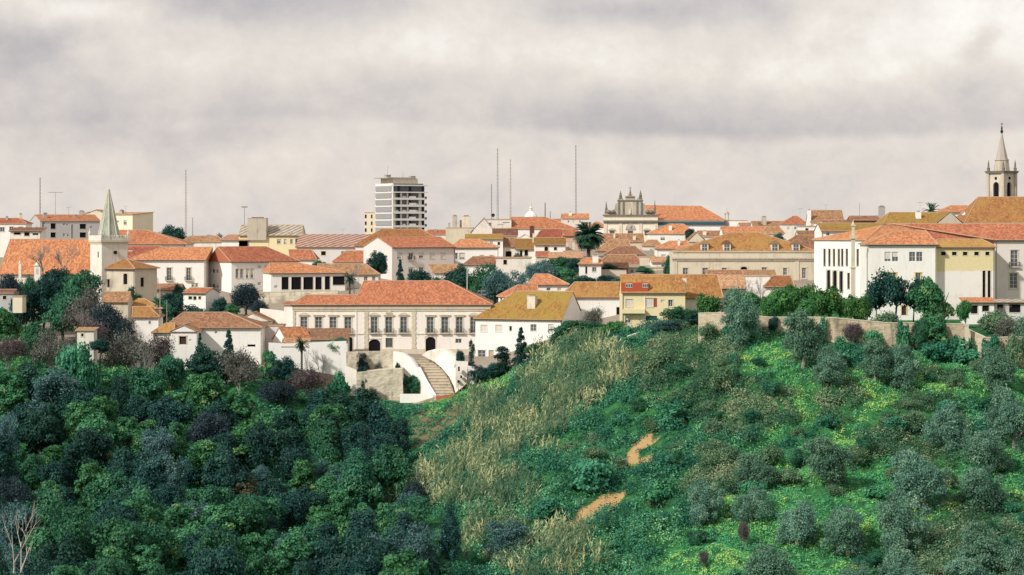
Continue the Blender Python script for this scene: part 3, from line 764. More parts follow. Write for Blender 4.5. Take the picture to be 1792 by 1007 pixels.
        if not fr.f: bar(fr, a, b, z1 - .05, z1, .05, .2)
        wo_ = fr.build('door' if st in ('d', 'D') else 'window', [MATS['frame_green' if st == 'g' else 'frame_white'], MATS[trim or 'stone_light']], root)
        pn = MB(); pd = .17 if st in ('w', 's', 'b', 'g', 'n') else .24
        if st in ('x', 'R'): pd = .1
        pn.face([q(a, z0, pd), q(b, z0, pd), q(b, z1, pd), q(a, z1, pd)])
        if st in ('x', 'R'):
            for i in range(1, 4): bar(pn, a + w * i / 4 - .02, a + w * i / 4 + .02, z0, z1, pd - .03, pd - .002)
        if st in ('w', 'n') and R.random() < .5:
            zc = z1 - h * R.uniform(.25, .8); pn.face([q(a + .05, zc, pd - .012), q(b - .05, zc, pd - .012), q(b - .05, z1, pd - .012), q(a + .05, z1, pd - .012)], 1)
        pn.build('panel' if st in ('d', 'D') else 'shutter' if st in ('x', 'R') else 'pane', [MATS[pane_mat], MATS['shutter']], wo_)
        if st == 'b':
            B = MB(); ex = .35; dp = .65
            bar(B, a - ex, b + ex, z0 - .16, z0 - .02, -dp, -.062, 1); 
            bar(B, a - ex, b + ex, z0 + .95, z0 + 1.0, -dp, -dp + .05); 
            for e_ in (a - ex, b + ex - .05): bar(B, e_, e_ + .05, z0 + .95, z0 + 1.0, -dp + .05, 0)
            nb = int((w + 2 * ex) / .14)
            for i in range(nb + 1):
                uu = a - ex + (w + 2 * ex - .03) * i / nb; bar(B, uu, uu + .03, z0 - .02, z0 + .95, -dp + .01, -dp + .04)
            for e_ in (a - ex + .01, b + ex - .04):
                for i in range(4): bar(B, e_, e_ + .03, z0 - .02, z0 + .95, -dp + .12 + i * .13, -dp + .15 + i * .13)
            B.build('balcony', [MATS['iron'], MATS['stone_light']], root)
    for sd_, l in wins.items():
        for w in l: window(sd_, *w)
    root_info = dict(root=root, W=W, d=d, H=H_, zb=zb, u_of=u_of, v_of=v_of, z_of=z_of, ox=ox, oy=oy, P=P, s=s, wall=wo, roof=ro)
    return root_info
# ------------------------------------------------------------------ the town: houses, from far to near
G_RIDGE = 'red roofed houses crowded on the hilltop'
# far left skyline
H('apartment_block', 'long grey apartment block with thin orange roof edge and stacked dark balconies, far left skyline', 760, (35, 70, 168), 387, 377, 'gx', yaw=22, wall='grey_wall', rm='tile_red', d=9, cat='apartment block',
  win=[(40, 392, 4, 5, 'n', 'l'), (53, 392, 5, 6, 'n', 'l'), (53, 406, 5, 6, 'n', 'l'), (76, 389, 5, 9, 'w'), (93, 391, 9, 10, 'o'), (93, 407, 9, 9, 'o'), (112, 391, 4, 4, 'n'), (118, 391, 4, 4, 'n'), (112, 409, 4, 5, 'n'), (119, 409, 4, 5, 'n'),
       (126, 393, 2, 24, 'o'), (145, 392, 11, 9, 'o'), (145, 407, 11, 9, 'o'), (160, 395, 4, 5, 'n')], ch=[(36, 374, 6, 386, 'cream', 4), (79, 373, 7, 380, 'concrete', 4), (133, 377, 5, 384, 'concrete', 4)])
H('house', 'white house with red roof and dark awning at the far left edge of the skyline', 700, (-14, 45), 392, 383, 'hip', rx=(-8, 33), rm='tile_red', d=9, win=[(4, 398, 8, 8, 'w'), (20, 397, 7, 8, 'w'), (36, 397, 7, 7, 'w')], ch=[(12, 379, 4, 386, 'concrete')])
H('house', 'white terraced house with blue awnings in front of the grey apartment block', 680, (18, 72), 405, 399, 'shed', wall='white_aged', rm='tile_dark', d=7, win=[(30, 407, 12, 4, 'o'), (47, 407, 9, 6, 'o'), (62, 408, 10, 4, 't')])
H('house', 'beige house with low gable half hidden behind the pointed church spire', 800, (138, 198), 379, 368, 'gy', wall='cream', rm='tile_pale', d=12, ch=[(143, 369, 8, 379, 'concrete', 1)])
H('apartment_block', 'cream apartment block with blank grey end wall and sloping roof, right of the pointed spire', 740, (176, 232, 262), 376, 372, 'shed', yaw=-38, wall='cream', rm='tile_pale', cat='apartment block', base=440,
  win=[(206, 386, 4, 4, 'n'), (219, 386, 5, 8, 'w'), (206, 402, 4, 5, 'n'), (219, 403, 5, 7, 'w')], ch=[(213, 368, 7, 377, 'concrete', 3)])
# church with the pointed spire
H('church_nave', 'long church nave under one huge plain orange tile roof, left edge', 590, (1, 155), 481, 420, 'hipl', rx=(18, 152), d=17, wall='white_aged', rm='tile_orange', cat='church', over=.5,
  win=[(20, 486, 8, 9, 'o'), (90, 488, 7, 10, 'o')])
H('chapel', 'grey stone apse with arched window and low orange roof under the bell tower', 552, (178, 236, 267), 471, 455, 'hip', rx=(172, 222), yaw=-32, wall='stone_light', rm='tile_ochre', cat='chapel', over=.6,
  win=[(189, 489, 6, 14, 'o'), (219.5, 479, 7, 19, 'a'), (249, 486, 6, 16, 'o', 'r')])
# school and the roofs around it
H('house', 'red hip roofed wing behind the school with white parapet line, right of the bell tower', 640, (216, 325), 428, 404, 'hip', rx=(206, 258), d=16, rm='tile_red', wall='white')
H('house', 'low red roofed wing squeezed between bell tower and white school', 622, (216, 300), 453, 432, 'hip', rx=(216, 282), d=10, rm='tile_red', wall='white', ch=[(229, 438, 7, 445, 'white', 3)])
H('school_building', 'white school wing with tall balcony windows under an orange hip roof', 606, (222, 357), 456, 434, 'hip', rx=(282, 372), d=12, rm='tile_orange', cat='school',
  win=[(267, 469, 7, 22, 'b'), (296, 469, 8, 22, 'b'), (330, 469, 8, 22, 'b'), (284, 497, 7, 6, 'w'), (299, 497, 7, 6, 'w'), (338, 496, 5, 7, 'w'), (344, 496, 4, 7, 'w')])
H('school_building', 'white school wing with small square windows and red hip roof, middle of the school', 604, (355, 405, 516), 459, 433, 'hip', rx=(381, 466), yaw=30, rm='tile_red', cat='school',
  win=[(361, 471, 5, 7, 'n', 'l'), (367, 471, 5, 7, 'n', 'l'), (374, 471, 5, 7, 'n', 'l'), (380, 471, 4, 7, 'n', 'l'), (361, 497, 5, 7, 'n', 'l'), (367, 497, 5, 7, 'n', 'l'), (374, 497, 5, 7, 'n', 'l'), (380, 497, 4, 7, 'n', 'l'),
       (415, 471, 5, 16, 'w'), (423, 471, 5, 16, 'w'), (433, 471, 5, 16, 'w'), (441, 471, 5, 16, 'w'), (454, 464, 6, 5, 'n'), (466, 464, 6, 5, 'n'), (454, 494, 6, 5, 'n'), (467, 494, 6, 5, 'n')])
H('pavilion', 'white pavilion with a row of deep dark openings at the right end of the school', 588, (450, 474, 604), 479, 461, 'hip', rx=(472, 522), yaw=14, rm='tile_orange', cat='school', d=11,
  win=[(499, 485, 12, 22, 'o'), (518.5, 485, 17, 22, 'o'), (539.5, 485, 17, 22, 'o'), (557.5, 485, 11, 22, 'o'), (573, 484, 9, 23, 'o'), (593, 484, 21, 15, 'o'), (483, 500, 6, 4, 'n')])
H('house', 'stone house with grey striped roof and big square brick stack, left of the tower block', 690, (418, 527), 413, 395, 'gx', wall='pale_yellow', rm='sheet_grey', d=14,
  win=[(488, 419, 6, 8, 'w'), (499, 419, 4, 8, 'w'), (510, 419, 4, 8, 'w'), (520, 418, 6, 10, 'g')], ch=[(451, 381, 33, 416, 'stone', 1.5)])
H('warehouse', 'long low building with red and white striped sheet roof above a yellow gutter', 668, (519, 652), 433, 411, 'shed', wall='white_grey', rm='sheet_red', d=13, cat='warehouse', trim='yellow', win=[(545, 440, 6, 8, 'n'), (566, 440, 8, 7, 'o'), (600, 440, 6, 8, 'n')])
H('house', 'narrow house with plain red roof under the yellow walled stone house', 650, (510, 552), 455, 438, 'hip', rx=(505, 545), d=9, rm='tile_red', win=[(556, 447, 6, 5, 'o')])
H('house', 'dark red hip roofed house left of the tall white gable', 632, (584, 640), 459, 440, 'hip', rx=(606, 650), d=9, rm='tile_red', win=[(600, 463, 6, 6, 'o')])
H('house', 'broad low house with faded brown roof behind the long palace, by the white gable', 596, (560, 662), 481, 463, 'hip', rx=(556, 640), d=11, rm='tile_brown', wall='white_aged', win=[(640, 484, 6, 8, 'w'), (654, 484, 5, 8, 'w')])
H('house', 'rear house with an ochre hip roof rising behind the tall white gable', 648, (622, 782), 430, 402, 'hip', rx=(668, 737), d=16, rm='tile_ochre')
H('townhouse', 'large house with tall white gable end, pink front and orange roof, below the tower block', 615, (630, 686, 795), 434, 416, 'hipl' if False else 'gx', yaw=30, rm='tile_orange', wall='pinkish', cat='house',
  win=[(656, 438, 6, 8, 'n', 'l'), (656, 464, 6, 7, 'n', 'l'), (699, 443, 8, 10, 'w'), (719, 443, 8, 12, 'b'), (737, 443, 8, 9, 'w'), (756, 443, 8, 10, 'x'), (775, 443, 8, 10, 'x'), (719, 468, 8, 9, 'w'), (737, 468, 8, 9, 'w')])
H('house', 'white house with orange hip roof and a pair of windows beside the pink house', 640, (790, 872), 434, 420, 'hip', rx=(806, 838), d=11, rm='tile_orange', win=[(796.5, 443, 9, 11, 'w'), (808.5, 443, 9, 11, 'w'), (843, 447, 6, 5, 'x'), (860, 447, 6, 5, 'x')])
H('house', 'low brown roofed house peeking over the dark garden trees below the white hip roofed house', 585, (760, 815), 478, 464, 'hip', rx=(748, 800), d=9, rm='tile_brown')
H('house', 'small orange roofed house between the garden trees and the white hip roofed house', 610, (812, 876), 464, 450, 'hip', rx=(828, 866), d=9, rm='tile_brown')
# ruin and the ridge
H('ruined_house', 'old rough stone house with broken stacks and no roof tiles, right of the tower block', 725, (780, 828), 400, 398, 'flat', wall='stone_light', rm='concrete', d=9, cat='ruin', over=.05, ch=[(796, 377, 8, 402, 'stone', 1), (816, 378, 15, 401, 'stone_white', 1.5), (806.5, 386, 4, 401, 'stone', 2), (786, 391, 3, 401, 'concrete', 2)])
H('house', 'grey gabled house with steep dark roof attached to the stone ruin', 722, (825, 866), 408, 382, 'gy', rx=(847, 847), wall='white_aged', rm='tile_moss', d=10)
H('house', 'white house under a narrow ochre roof strip in front of the gabled ruin', 670, (814, 880), 419, 411, 'gx', rm='tile_moss', d=9, win=[(873, 424, 4, 5, 'o'), (860, 423, 5, 5, 'n')])
H('house', 'flat topped white house with satellite dish near the tall masts', 742, (850, 895), 385, 384, 'flat', rm='concrete', wall='white_aged', d=9, over=.1, win=[(858, 390, 5, 6, 'n'), (886, 389, 12, 2, 'n'), (876, 393, 10, 3, 'n')])
H('house', 'house with dark wine red roof below the flat topped white house', 705, (862, 906), 413, 401, 'gx', rm='tile_dark', wall='white_aged', d=9)
H('house', 'white house with a large orange roof sloping right below the small white cupola', 742, (893, 1008), 401, 381, 'hipr', rx=(893, 955), rm='tile_red', wall='white', d=13)
H('house', 'pale house with orange gable roof on the skyline left of the church front', 820, (983, 1031), 383, 375, 'gx', rm='tile_orange', wall='pinkish', d=9, win=[(995, 386, 3, 4, 'n'), (1004, 386, 3, 4, 'n'), (1015, 386, 3, 4, 'n')], ch=[(998, 371, 5, 378, 'white')])
H('house', 'row house with red roof in the cluster left of the palm', 705, (938, 1012), 419, 402, 'hip', rx=(948, 985), rm='tile_red', wall='white_aged', d=11, ch=[(931, 396, 8, 412, 'tile_dark', 2)])
H('house', 'small white gabled house between brown roofs left of the palm', 690, (903, 935), 421, 411, 'gy', rm='tile_red', wall='white', d=9, win=[(915, 422, 4, 6, 'n')])
H('house', 'house with weathered brown roof left of the small white gable', 672, (876, 904), 432, 417, 'gx', rm='tile_brown', wall='white_aged', d=9, win=[(890, 440, 10, 12, 'o')])
H('house', 'olive brown roofed house with two dark doorways facing the garden trees', 660, (902, 940), 437, 419, 'gx', rm='tile_moss', wall='white_aged', d=10, win=[(912, 439, 4, 9, 'o'), (921, 438, 6, 10, 'o')], ch=[(934, 408, 4, 424, 'cream')])
H('house', 'low house with mossy tiles and a white arch below the red roofed cluster', 655, (935, 990), 429, 417, 'gx', rm='tile_moss', wall='white', d=9, win=[(956, 432, 6, 8, 'a'), (972, 433, 5, 5, 'o')])
H('house', 'tiny orange roofed outbuilding above the garden trees, left of the palm', 630, (938, 962), 450, 441, 'gx', rm='tile_orange', wall='beige', d=6)
H('house', 'salmon walled house with two tall white windows touching the palm crown', 665, (984, 1012), 413, 403, 'gx', rm='tile_red', wall='salmon', d=8, win=[(991, 423, 7, 14, 'x'), (1003, 423, 6, 14, 'x')])
H('house', 'white garden house with a dark round door at the foot of the palm', 640, (986, 1016), 441, 439, 'flat', rm='concrete', wall='white', d=6, over=.1, win=[(1000, 449, 5, 7, 'a')])
H('cottage', 'white cottage with orange roof and thick white chimney right below the palm', 590, (1014, 1052), 463, 452, 'hip', rx=(1024, 1050), rm='tile_orange', wall='white', d=8, cat='cottage', win=[(1026, 467, 3, 12, 'o'), (1040, 468, 7, 8, 'w')], ch=[(1042, 447, 10, 466, 'white', 1)])
# around the church front
H('house', 'house with brown roof directly below the left half of the church front', 720, (1052, 1127), 424, 410, 'gx', rm='tile_brown', wall='beige', d=10, ch=[(1075, 408, 3, 418, 'cream', 2), (1110, 412, 5, 424, 'cream', 1)])
H('house', 'house with steep orange brown roof sloping beside the palm', 690, (1046, 1105), 440, 421, 'hip', rx=(1068, 1100), rm='tile_brown', wall='white', d=11, win=[(1096, 443, 5, 5, 'n')])
H('house', 'white house with wide brown hip roof in the middle roofs below the church front', 670, (1060, 1127), 446, 432, 'hip', rx=(1082, 1112), rm='tile_brown', wall='white_aged', d=11)
H('house', 'lowest brown roofed house of the cluster, beside a beige stone block', 640, (1046, 1125), 464, 447, 'hip', rx=(1064, 1112), rm='tile_brown', wall='white', d=10, win=[(1104, 468, 5, 6, 'w'), (1115, 468, 5, 6, 'w')])
H('outbuilding', 'plain beige cube with dark top edge below the church front roofs', 632, (1121, 1147), 450, 449, 'flat', rm='tile_dark', wall='beige', d=5, cat='outbuilding', over=.15)
H('house', 'small house with rounded brown roof and white side wall below the church front', 700, (1126, 1157), 431, 421, 'hip', rx=(1134, 1150), rm='tile_brown', wall='white_aged', d=7, win=[(1140, 436, 5, 6, 'n')])
H('house', 'white house with red hip roof and slim white chimney below the church nave', 740, (1137, 1218), 410, 393, 'hip', rx=(1171, 1196), rm='tile_orange', wall='white', d=12, ch=[(1173, 394, 5, 408, 'white', 2)], win=[(1160, 415, 8, 6, 'n')])
H('house', 'white house with bright red roof and tall chimney above the stone palace', 660, (1149, 1207), 436, 423, 'hip', rx=(1172, 1204), rm='tile_orange', wall='white', d=10, win=[(1161, 446, 7, 11, 'w')], ch=[(1188, 420, 4, 432, 'white', 2)])
H('house', 'grey stone gable wall among the red roofs left of the stone palace attic', 690, (1203, 1236), 424, 407, 'gy', wall='stone_light', rm='tile_brown', d=9)
H('house', 'low brown roofed house behind the grey stone gable', 730, (1222, 1262), 415, 405, 'gx', wall='white_aged', rm='tile_brown', d=8, ch=[(1233, 404, 6, 412, 'cream', 1)])
H('house', 'house with long low orange roof and white left gable behind the stone palace', 720, (1264, 1342), 408, 398, 'gx', rm='tile_orange', wall='white', d=9)
H('house', 'flat white block on the skyline right of the church lantern', 860, (1276, 1308), 387, 386, 'flat', rm='concrete', wall='white', d=9, over=.1, ch=[(1301, 391, 5, 398, 'tile_brown', -.4)])
H('house', 'old brown roofed house with big square stack on the skyline', 800, (1318, 1368), 398, 388, 'gx', rm='tile_brown', wall='white_aged', d=10, ch=[(1337, 379, 8, 396, 'stone', 2), (1329, 390, 5, 398, 'stone_dark', 1)])
H('house', 'house with brown hip roof and white wall behind the stone palace roofs', 700, (1335, 1372), 410, 398, 'hip', rx=(1342, 1364), rm='tile_brown', wall='white', d=8, win=[(1350, 414, 6, 5, 'n')])
H('house', 'pyramid roofed pale orange house on the skyline right of centre', 790, (1370, 1412), 393, 379, 'hip', rx=(1388, 1396), rm='tile_orange', wall='white_aged', d=9, win=[(1380, 397, 4, 5, 'n'), (1392, 397, 4, 5, 'n')])
H('house', 'brown gabled house with lean white chimney on the skyline left of the pale pillar', 760, (1418, 1477), 390, 369, 'gx', rm='tile_brown', wall='white', d=11, ch=[(1416, 367, 6, 390, 'white', .5)], win=[(1420, 393, 8, 4, 'n')])
H('house', 'white fronted house tucked under the brown gabled house on the skyline', 730, (1400, 1446), 397, 391, 'flat', rm='concrete', wall='white', d=7, over=.2, win=[(1412, 400, 5, 4, 'o'), (1430, 400, 5, 5, 'n')])
H('house', 'house with dark red roof behind the right half of the stone palace', 650, (1398, 1446), 414, 405, 'gx', rm='tile_dark', wall='white_aged', d=9)
# right skyline
H('house', 'white cornered house with yellow mossy roof behind the big white building', 540, (1437, 1548), 405, 392, 'gx', rm='tile_moss', wall='white', d=12, win=[(1449, 407, 6, 6, 'n')])
H('house', 'small dark roofed house with round stack on the right skyline', 640, (1490, 1560), 386, 379, 'gx', rm='tile_brown', wall='tile_dark', d=8, ch=[(1543, 361, 11, 383, 'concrete', 2)])
H('house', 'long ochre roofed house left of the timber gable on the right skyline', 600, (1548, 1650), 392, 373, 'hip', rx=(1556, 1640), rm='tile_moss', wall='white_aged', d=13, ch=[(1607, 370, 9, 378, 'white', 3)])
H('barn', 'barn with grey timber gable under an ochre roof below the right skyline', 575, (1638, 1686), 393, 371, 'gy', rx=(1663, 1663), rm='tile_moss', wall='stone', d=12, cat='barn', win=[(1663, 383, 22, 9, 'o')])
H('house', 'pink red roofed house on the skyline between timber gable and big ochre church roof', 640, (1648, 1700), 372, 361, 'hip', rx=(1664, 1710), rm='tile_orange', wall='white', d=9)
H('church_nave', 'church nave under a huge ochre roof beneath the tall spire, right edge', 580, (1690, 1900), 391, 346, 'hipl', rx=(1712, 1900), rm='tile_ochre', wall='white', d=18, cat='church')
# stone palace
palace2 = H('stone_palace', 'long weathered stone palace with attic parapet and dormer windows under ochre hip roofs', 562, (1178, 1440), 442, 408, 'hip', rx=(1279, 1327), d=15, rm='tile_ochre', wall='stone_light', cat='palace', over=-.6,
  win=[(1199.5, 469, 9, 17, 's'), (1234, 469, 10, 17, 's'), (1267.5, 469, 9, 17, 's'), (1302, 467, 12, 9, 'a'), (1337.5, 468, 9, 17, 's'), (1374, 469, 7, 13, 's'), (1407, 469, 7, 19, 's')])
H('white_building', 'white wing with a row of tall narrow windows facing left, beside the tall stone pillar', 492, (1438, 1516, 1640), 421, 396, 'hip', rx=(1545, 1640), yaw=38, rm='tile_orange', cat='building', base=575,
  win=[(x, 436, 3.4, 30, 'o', 'l') for x in (1443, 1451.5, 1459.5, 1468, 1474, 1482, 1501, 1512)] + [(1450, 473, 6, 34, 'a', 'l'), (1461, 474, 7, 34, 'a', 'l'), (1472, 475, 6, 36, 'a', 'l'), (1485, 478, 4, 28, 'o', 'l'), (1509, 474, 5, 20, 'o', 'l')])
H('white_building', 'plain white block with two wide window groups, directly behind the umbrella shaped garden tree', 478, (1519, 1638), 429, 405, 'hip', rx=(1569, 1620), d=11, rm='tile_orange', wall='white', cat='building', trim='ochre_trim',
  win=[(1553.5, 441, 11, 17, 'n'), (1566.5, 441, 11, 17, 'n'), (1596.5, 441, 11, 17, 'n'), (1609, 441, 11, 17, 'n'), (1562, 478, 12, 18, 's'), (1607, 478, 9, 18, 's'), (1582, 536, 8, 16, 'd')])
H('yellow_building', 'building with peeling yellow upper wall, five small square windows and blank white lower wall', 480, (1637, 1741), 433, 420, 'hip', rx=(1642, 1718), d=9, rm='tile_ochre', wall='white', cat='building',
  win=[(1651, 441, 8, 6, 'o'), (1670, 441, 8, 6, 'o'), (1689, 441, 8, 6, 'o'), (1709, 441, 8, 6, 'o'), (1728, 441, 7, 6, 'o'), (1722, 474, 5, 49, 'o'), (1731, 474, 5, 49, 'o')])
H('townhouse', 'pink grey townhouse with iron balcony at the right edge, long orange roof behind', 486, (1741, 1860), 421, 393, 'hip', rx=(1560, 1840), d=14, rm='tile_orange', wall='pinkish', cat='house', over=.45,
  win=[(1775, 438, 13, 29, 'b'), (1773.5, 478, 14, 27, 's'), (1815, 438, 13, 29, 'b'), (1815, 478, 14, 27, 's')])
H('house', 'long orange roof with a flat rooflight running behind the white blocks on the right', 505, (1560, 1760), 421, 394, 'gx', d=11, rm='tile_orange', wall='white')
H('lean_to', 'low lean-to with orange roof over a dark porch under the yellow walled building', 470, (1688, 1740), 530, 522, 'shed', d=4, rm='tile_orange', wall='white', cat='shed', win=[(1705, 535, 12, 14, 'o'), (1725, 535, 12, 10, 'o')])
H('lean_to', 'long dark roofed porch below the pink grey townhouse at the right edge', 472, (1741, 1850), 530, 525, 'shed', d=4, rm='sheet_grey', wall='white_grey', cat='shed', win=[(1752, 533, 14, 14, 'o'), (1776, 533, 20, 14, 'o')])
# middle rows
H('house', 'long white row house with plain ochre roof left of the yellow house', 524, (985, 1092), 521, 495, 'hipl', rx=(1006, 1092), d=10, rm='tile_ochre', wall='white', win=[(1082, 538, 6, 13, 'o'), (1048, 540, 6, 9, 'n')], trim='grey_wall')
yel = H('yellow_house', 'yellow house with red clad dormer wall and balcony above the reed slope', 486, (1088, 1199), 513, 482, 'gx', d=10, rm='tile_ochre', wall='pale_yellow', cat='house', base=582,
  win=[(1101, 524, 12, 14, 'x'), (1136.5, 522, 13, 16, 'x'), (1147, 522, 6, 16, 'R'), (1160, 525, 7, 5, 'n'), (1173.5, 525, 8, 12, 'w'), (1099, 555, 10, 11, 'w'), (1140, 553, 20, 8, 't')], ch=[(1198, 486, 6, 506, 'white', 3.5)])
H('house', 'house with speckled ochre roof right of the yellow house, slightly lower wall', 495, (1200, 1262), 522, 482, 'hipr', rx=(1202, 1256), d=11, rm='tile_ochre', wall='white_aged')
H('house', 'house with patchy orange roof behind the leafless tree, below the stone palace', 505, (1246, 1306), 506, 483, 'gx', d=9, rm='tile_pale', wall='white_aged', win=[(1275, 511, 6, 8, 'w')])
H('house', 'long thin orange roof strip along the foot of the stone palace', 535, (1238, 1358), 485, 474, 'gx', d=6, rm='tile_brown', wall='white_aged')
H('shed', 'white windowless shed wall between orange roofs under the stone palace', 515, (1303, 1348), 485, 484, 'flat', d=6, rm='concrete', wall='white', cat='shed', over=.05)
H('house', 'small house with ochre roof above the citrus trees, right of the white shed', 512, (1340, 1388), 503, 484, 'hip', rx=(1352, 1384), d=8, rm='tile_ochre', wall='white')
H('house', 'little white house with orange hip roof peeking above the big ochre roof', 540, (928, 994), 499, 481, 'hip', rx=(936, 960), d=8, rm='tile_orange', wall='white', win=[(960, 504, 7, 5, 'n'), (979, 504, 7, 5, 'n')])
H('house', 'small house with red hip roof and white left side between palace and big ochre roof', 532, (872, 893, 940), 521, 500, 'hip', rx=(906, 940), yaw=25, rm='tile_orange', wall='white', win=[(877, 522, 3, 8, 'o', 'l')])
H('townhouse', 'big white house with wide mossy ochre roof and square chimney right of the long palace', 513, (831, 984, 1024), 561, 511, 'hipl', rx=(905, 1000), yaw=-22, rm='tile_moss', wall='white', cat='house', trim='white_grey',
  win=[(847, 569, 11, 12, 'x'), (873, 569, 11, 12, 'x'), (893.5, 571, 4, 8, 'o'), (933.5, 568, 10, 12, 'w'), (963.5, 568, 8, 12, 'w'), (843, 613, 13, 13, 's'), (859.5, 613, 9, 19, 'D'), (1012, 528, 5, 8, 'o', 'r')], ch=[(931.5, 517, 15, 543, 'stone_white', 3.0)])
# left foreground of the town
H('cottage', 'small white cottage with bright red roof and three tiny windows among the trees left', 556, (318, 360, 379), 514, 505, 'gx', yaw=-25, rm='tile_red', wall='white', cat='cottage', win=[(333, 519, 6, 5, 'o'), (341, 519, 5, 6, 'o'), (349.5, 519, 4, 5, 'o')])
big = H('house', 'broad white house with large speckled brown hip roof above the left wood', 505, (290, 456), 574, 548, 'hip', rx=(321, 398), d=15, rm='tile_brown', wall='white', win=[(378, 580, 4, 4, 'n'), (440, 603, 14, 4, 'o')], over=.5)
H('house', 'white gabled annex with dark door in front of the broad brown roofed house', 497, (299, 344), 581, 570, 'gy', d=9, rm='tile_brown', wall='white', win=[(320, 589, 12, 14, 'd'), (333, 594, 4, 3, 'n')])
H('house', 'low ochre roofed wing left of the white gabled annex', 499, (268, 302), 583, 567, 'hip', rx=(290, 306), d=8, rm='tile_ochre', wall='white_aged')
H('house', 'plain white gable wall between the broad brown roof and the long palace', 535, (415, 472), 563, 549, 'gy', rx=(441, 441), d=10, rm='tile_brown', wall='white_aged')
H('house', 'low white house with stepped roof edge below the plain white gable', 515, (444, 495), 571, 568, 'flat', d=6, rm='tile_dark', wall='white_grey', win=[(459, 590, 12, 22, 'x')], over=.15)
H('cottage', 'cottage with bright orange lean roof left of the palace terrace shed', 508, (474, 500, 541), 597, 574, 'gx', yaw=40, rm='tile_orange', wall='white', cat='cottage')
H('cottage', 'white hut with ragged brown roof and dark window behind the thin palm-like tree', 500, (493, 541), 607, 594, 'gx', d=6, rm='tile_brown', wall='white', cat='cottage', win=[(517, 609, 7, 10, 'o')])
H('shed', 'long shed with weathered brown roof on the terrace in front of the palace left wing', 511, (537, 608), 595, 576, 'shed', d=6, rm='tile_dark', wall='white', cat='shed')
H('house', 'brown roofed hut at the foot of the apse, left', 530, (180, 224), 529, 512, 'gx', d=7, rm='tile_brown', wall='stone_light')
H('house', 'ochre hip roofed hut right of the apse', 535, (212, 282), 541, 524, 'hip', rx=(226, 252), d=8, rm='tile_ochre', wall='white', win=[(228, 543, 6, 8, 'o')])
H('house', 'tiny white house with ochre roof stepping down from the apse to the wood', 518, (235, 277), 556, 538, 'hip', rx=(232, 262), d=7, rm='tile_ochre', wall='white', win=[(262, 562, 4, 6, 'n')])
H('shed', 'ruined white shed almost swallowed by ivy in the left wood', 478, (135, 164), 579, 574, 'shed', d=4, base=640, rm='tile_brown', wall='white_aged', cat='shed', win=[(144, 584, 4, 5, 'o')])
H('shed', 'small yellow walled shed between dark trees at the left edge', 505, (22, 39), 520, 518, 'flat', d=4, base=548, rm='tile_dark', wall='cream', cat='shed', over=.1)
H('house', 'dark roofed hut half hidden in the trees at the left edge', 520, (-6, 24), 514, 508, 'gx', d=6, rm='tile_dark', wall='grey_wall', win=[(8, 518, 6, 6, 'o')])
H('house', 'small brown roofed house behind the wood below the white school', 575, (258, 316), 508, 498, 'gx', d=8, rm='tile_brown', wall='white_aged')
# low roofs filling the skyline and the gaps of the old town
H('house', 'low brown roofed house on the left skyline behind the spiky palms', 700, (318, 392), 424, 414, 'hip', rx=(334, 380), d=9, rm='tile_brown', wall='white_aged')
H('house', 'small pale roofed house on the left skyline before the brick stack', 690, (388, 436), 421, 412, 'hip', rx=(400, 428), d=8, rm='tile_pale', wall='white')
H('house', 'tiny dark roofed house at the foot of the dark skyline tree', 720, (322, 346), 421, 417, 'gx', d=7, rm='tile_dark', wall='white_aged')
H('house', 'flat beige house under the lowest brown roofs, left of the stone palace', 610, (1096, 1180), 470, 468, 'flat', d=7, rm='concrete', wall='beige', over=.1, win=[(1106, 472, 5, 6, 'n'), (1118, 472, 5, 6, 'n'), (1150, 475, 6, 5, 'o')])
H('house', 'white house with pale roof tucked beside the beige cube', 625, (1140, 1182), 460, 451, 'gx', d=7, rm='tile_pale', wall='white', win=[(1160, 463, 5, 6, 'n')])
H('house', 'small orange roofed house left of the beige garden wall', 605, (1044, 1100), 470, 461, 'gx', d=7, rm='tile_brown', wall='beige')
H('house', 'low tan house behind the white cottage near the palm', 628, (960, 1020), 452, 443, 'gx', d=8, rm='tile_pale', wall='white_aged', win=[(975, 456, 5, 6, 'o')])
H('house', 'white house wall showing behind the dark garden trees', 600, (868, 930), 452, 449, 'flat', d=7, rm='tile_dark', wall='white_aged', over=.2, win=[(884, 455, 6, 8, 'o')])
H('house', 'long low roofed house behind the stone ruin on the skyline', 850, (866, 990), 398, 389, 'gx', d=9, rm='tile_brown', wall='white')
H('house', 'distant white house on the skyline left of the single tall mast', 900, (955, 1005), 392, 384, 'gx', d=9, rm='tile_red', wall='white')
H('house', 'red roofed house on the skyline between single tall mast and church front', 860, (1030, 1062), 398, 389, 'hip', d=9, rm='tile_orange', wall='white')
H('house', 'faded roofed house right of the church lantern, low on the skyline', 830, (1295, 1345), 398, 391, 'gx', d=9, rm='tile_pale', wall='white')
H('house', 'low orange roofed house between the old square stack and the pyramid roof', 820, (1352, 1392), 398, 388, 'hip', d=9, rm='tile_orange', wall='white')
H('house', 'brown roofed house filling the gap left of the mossy roofed white corner house', 690, (1440, 1500), 396, 386, 'gx', d=9, rm='tile_brown', wall='white_aged')
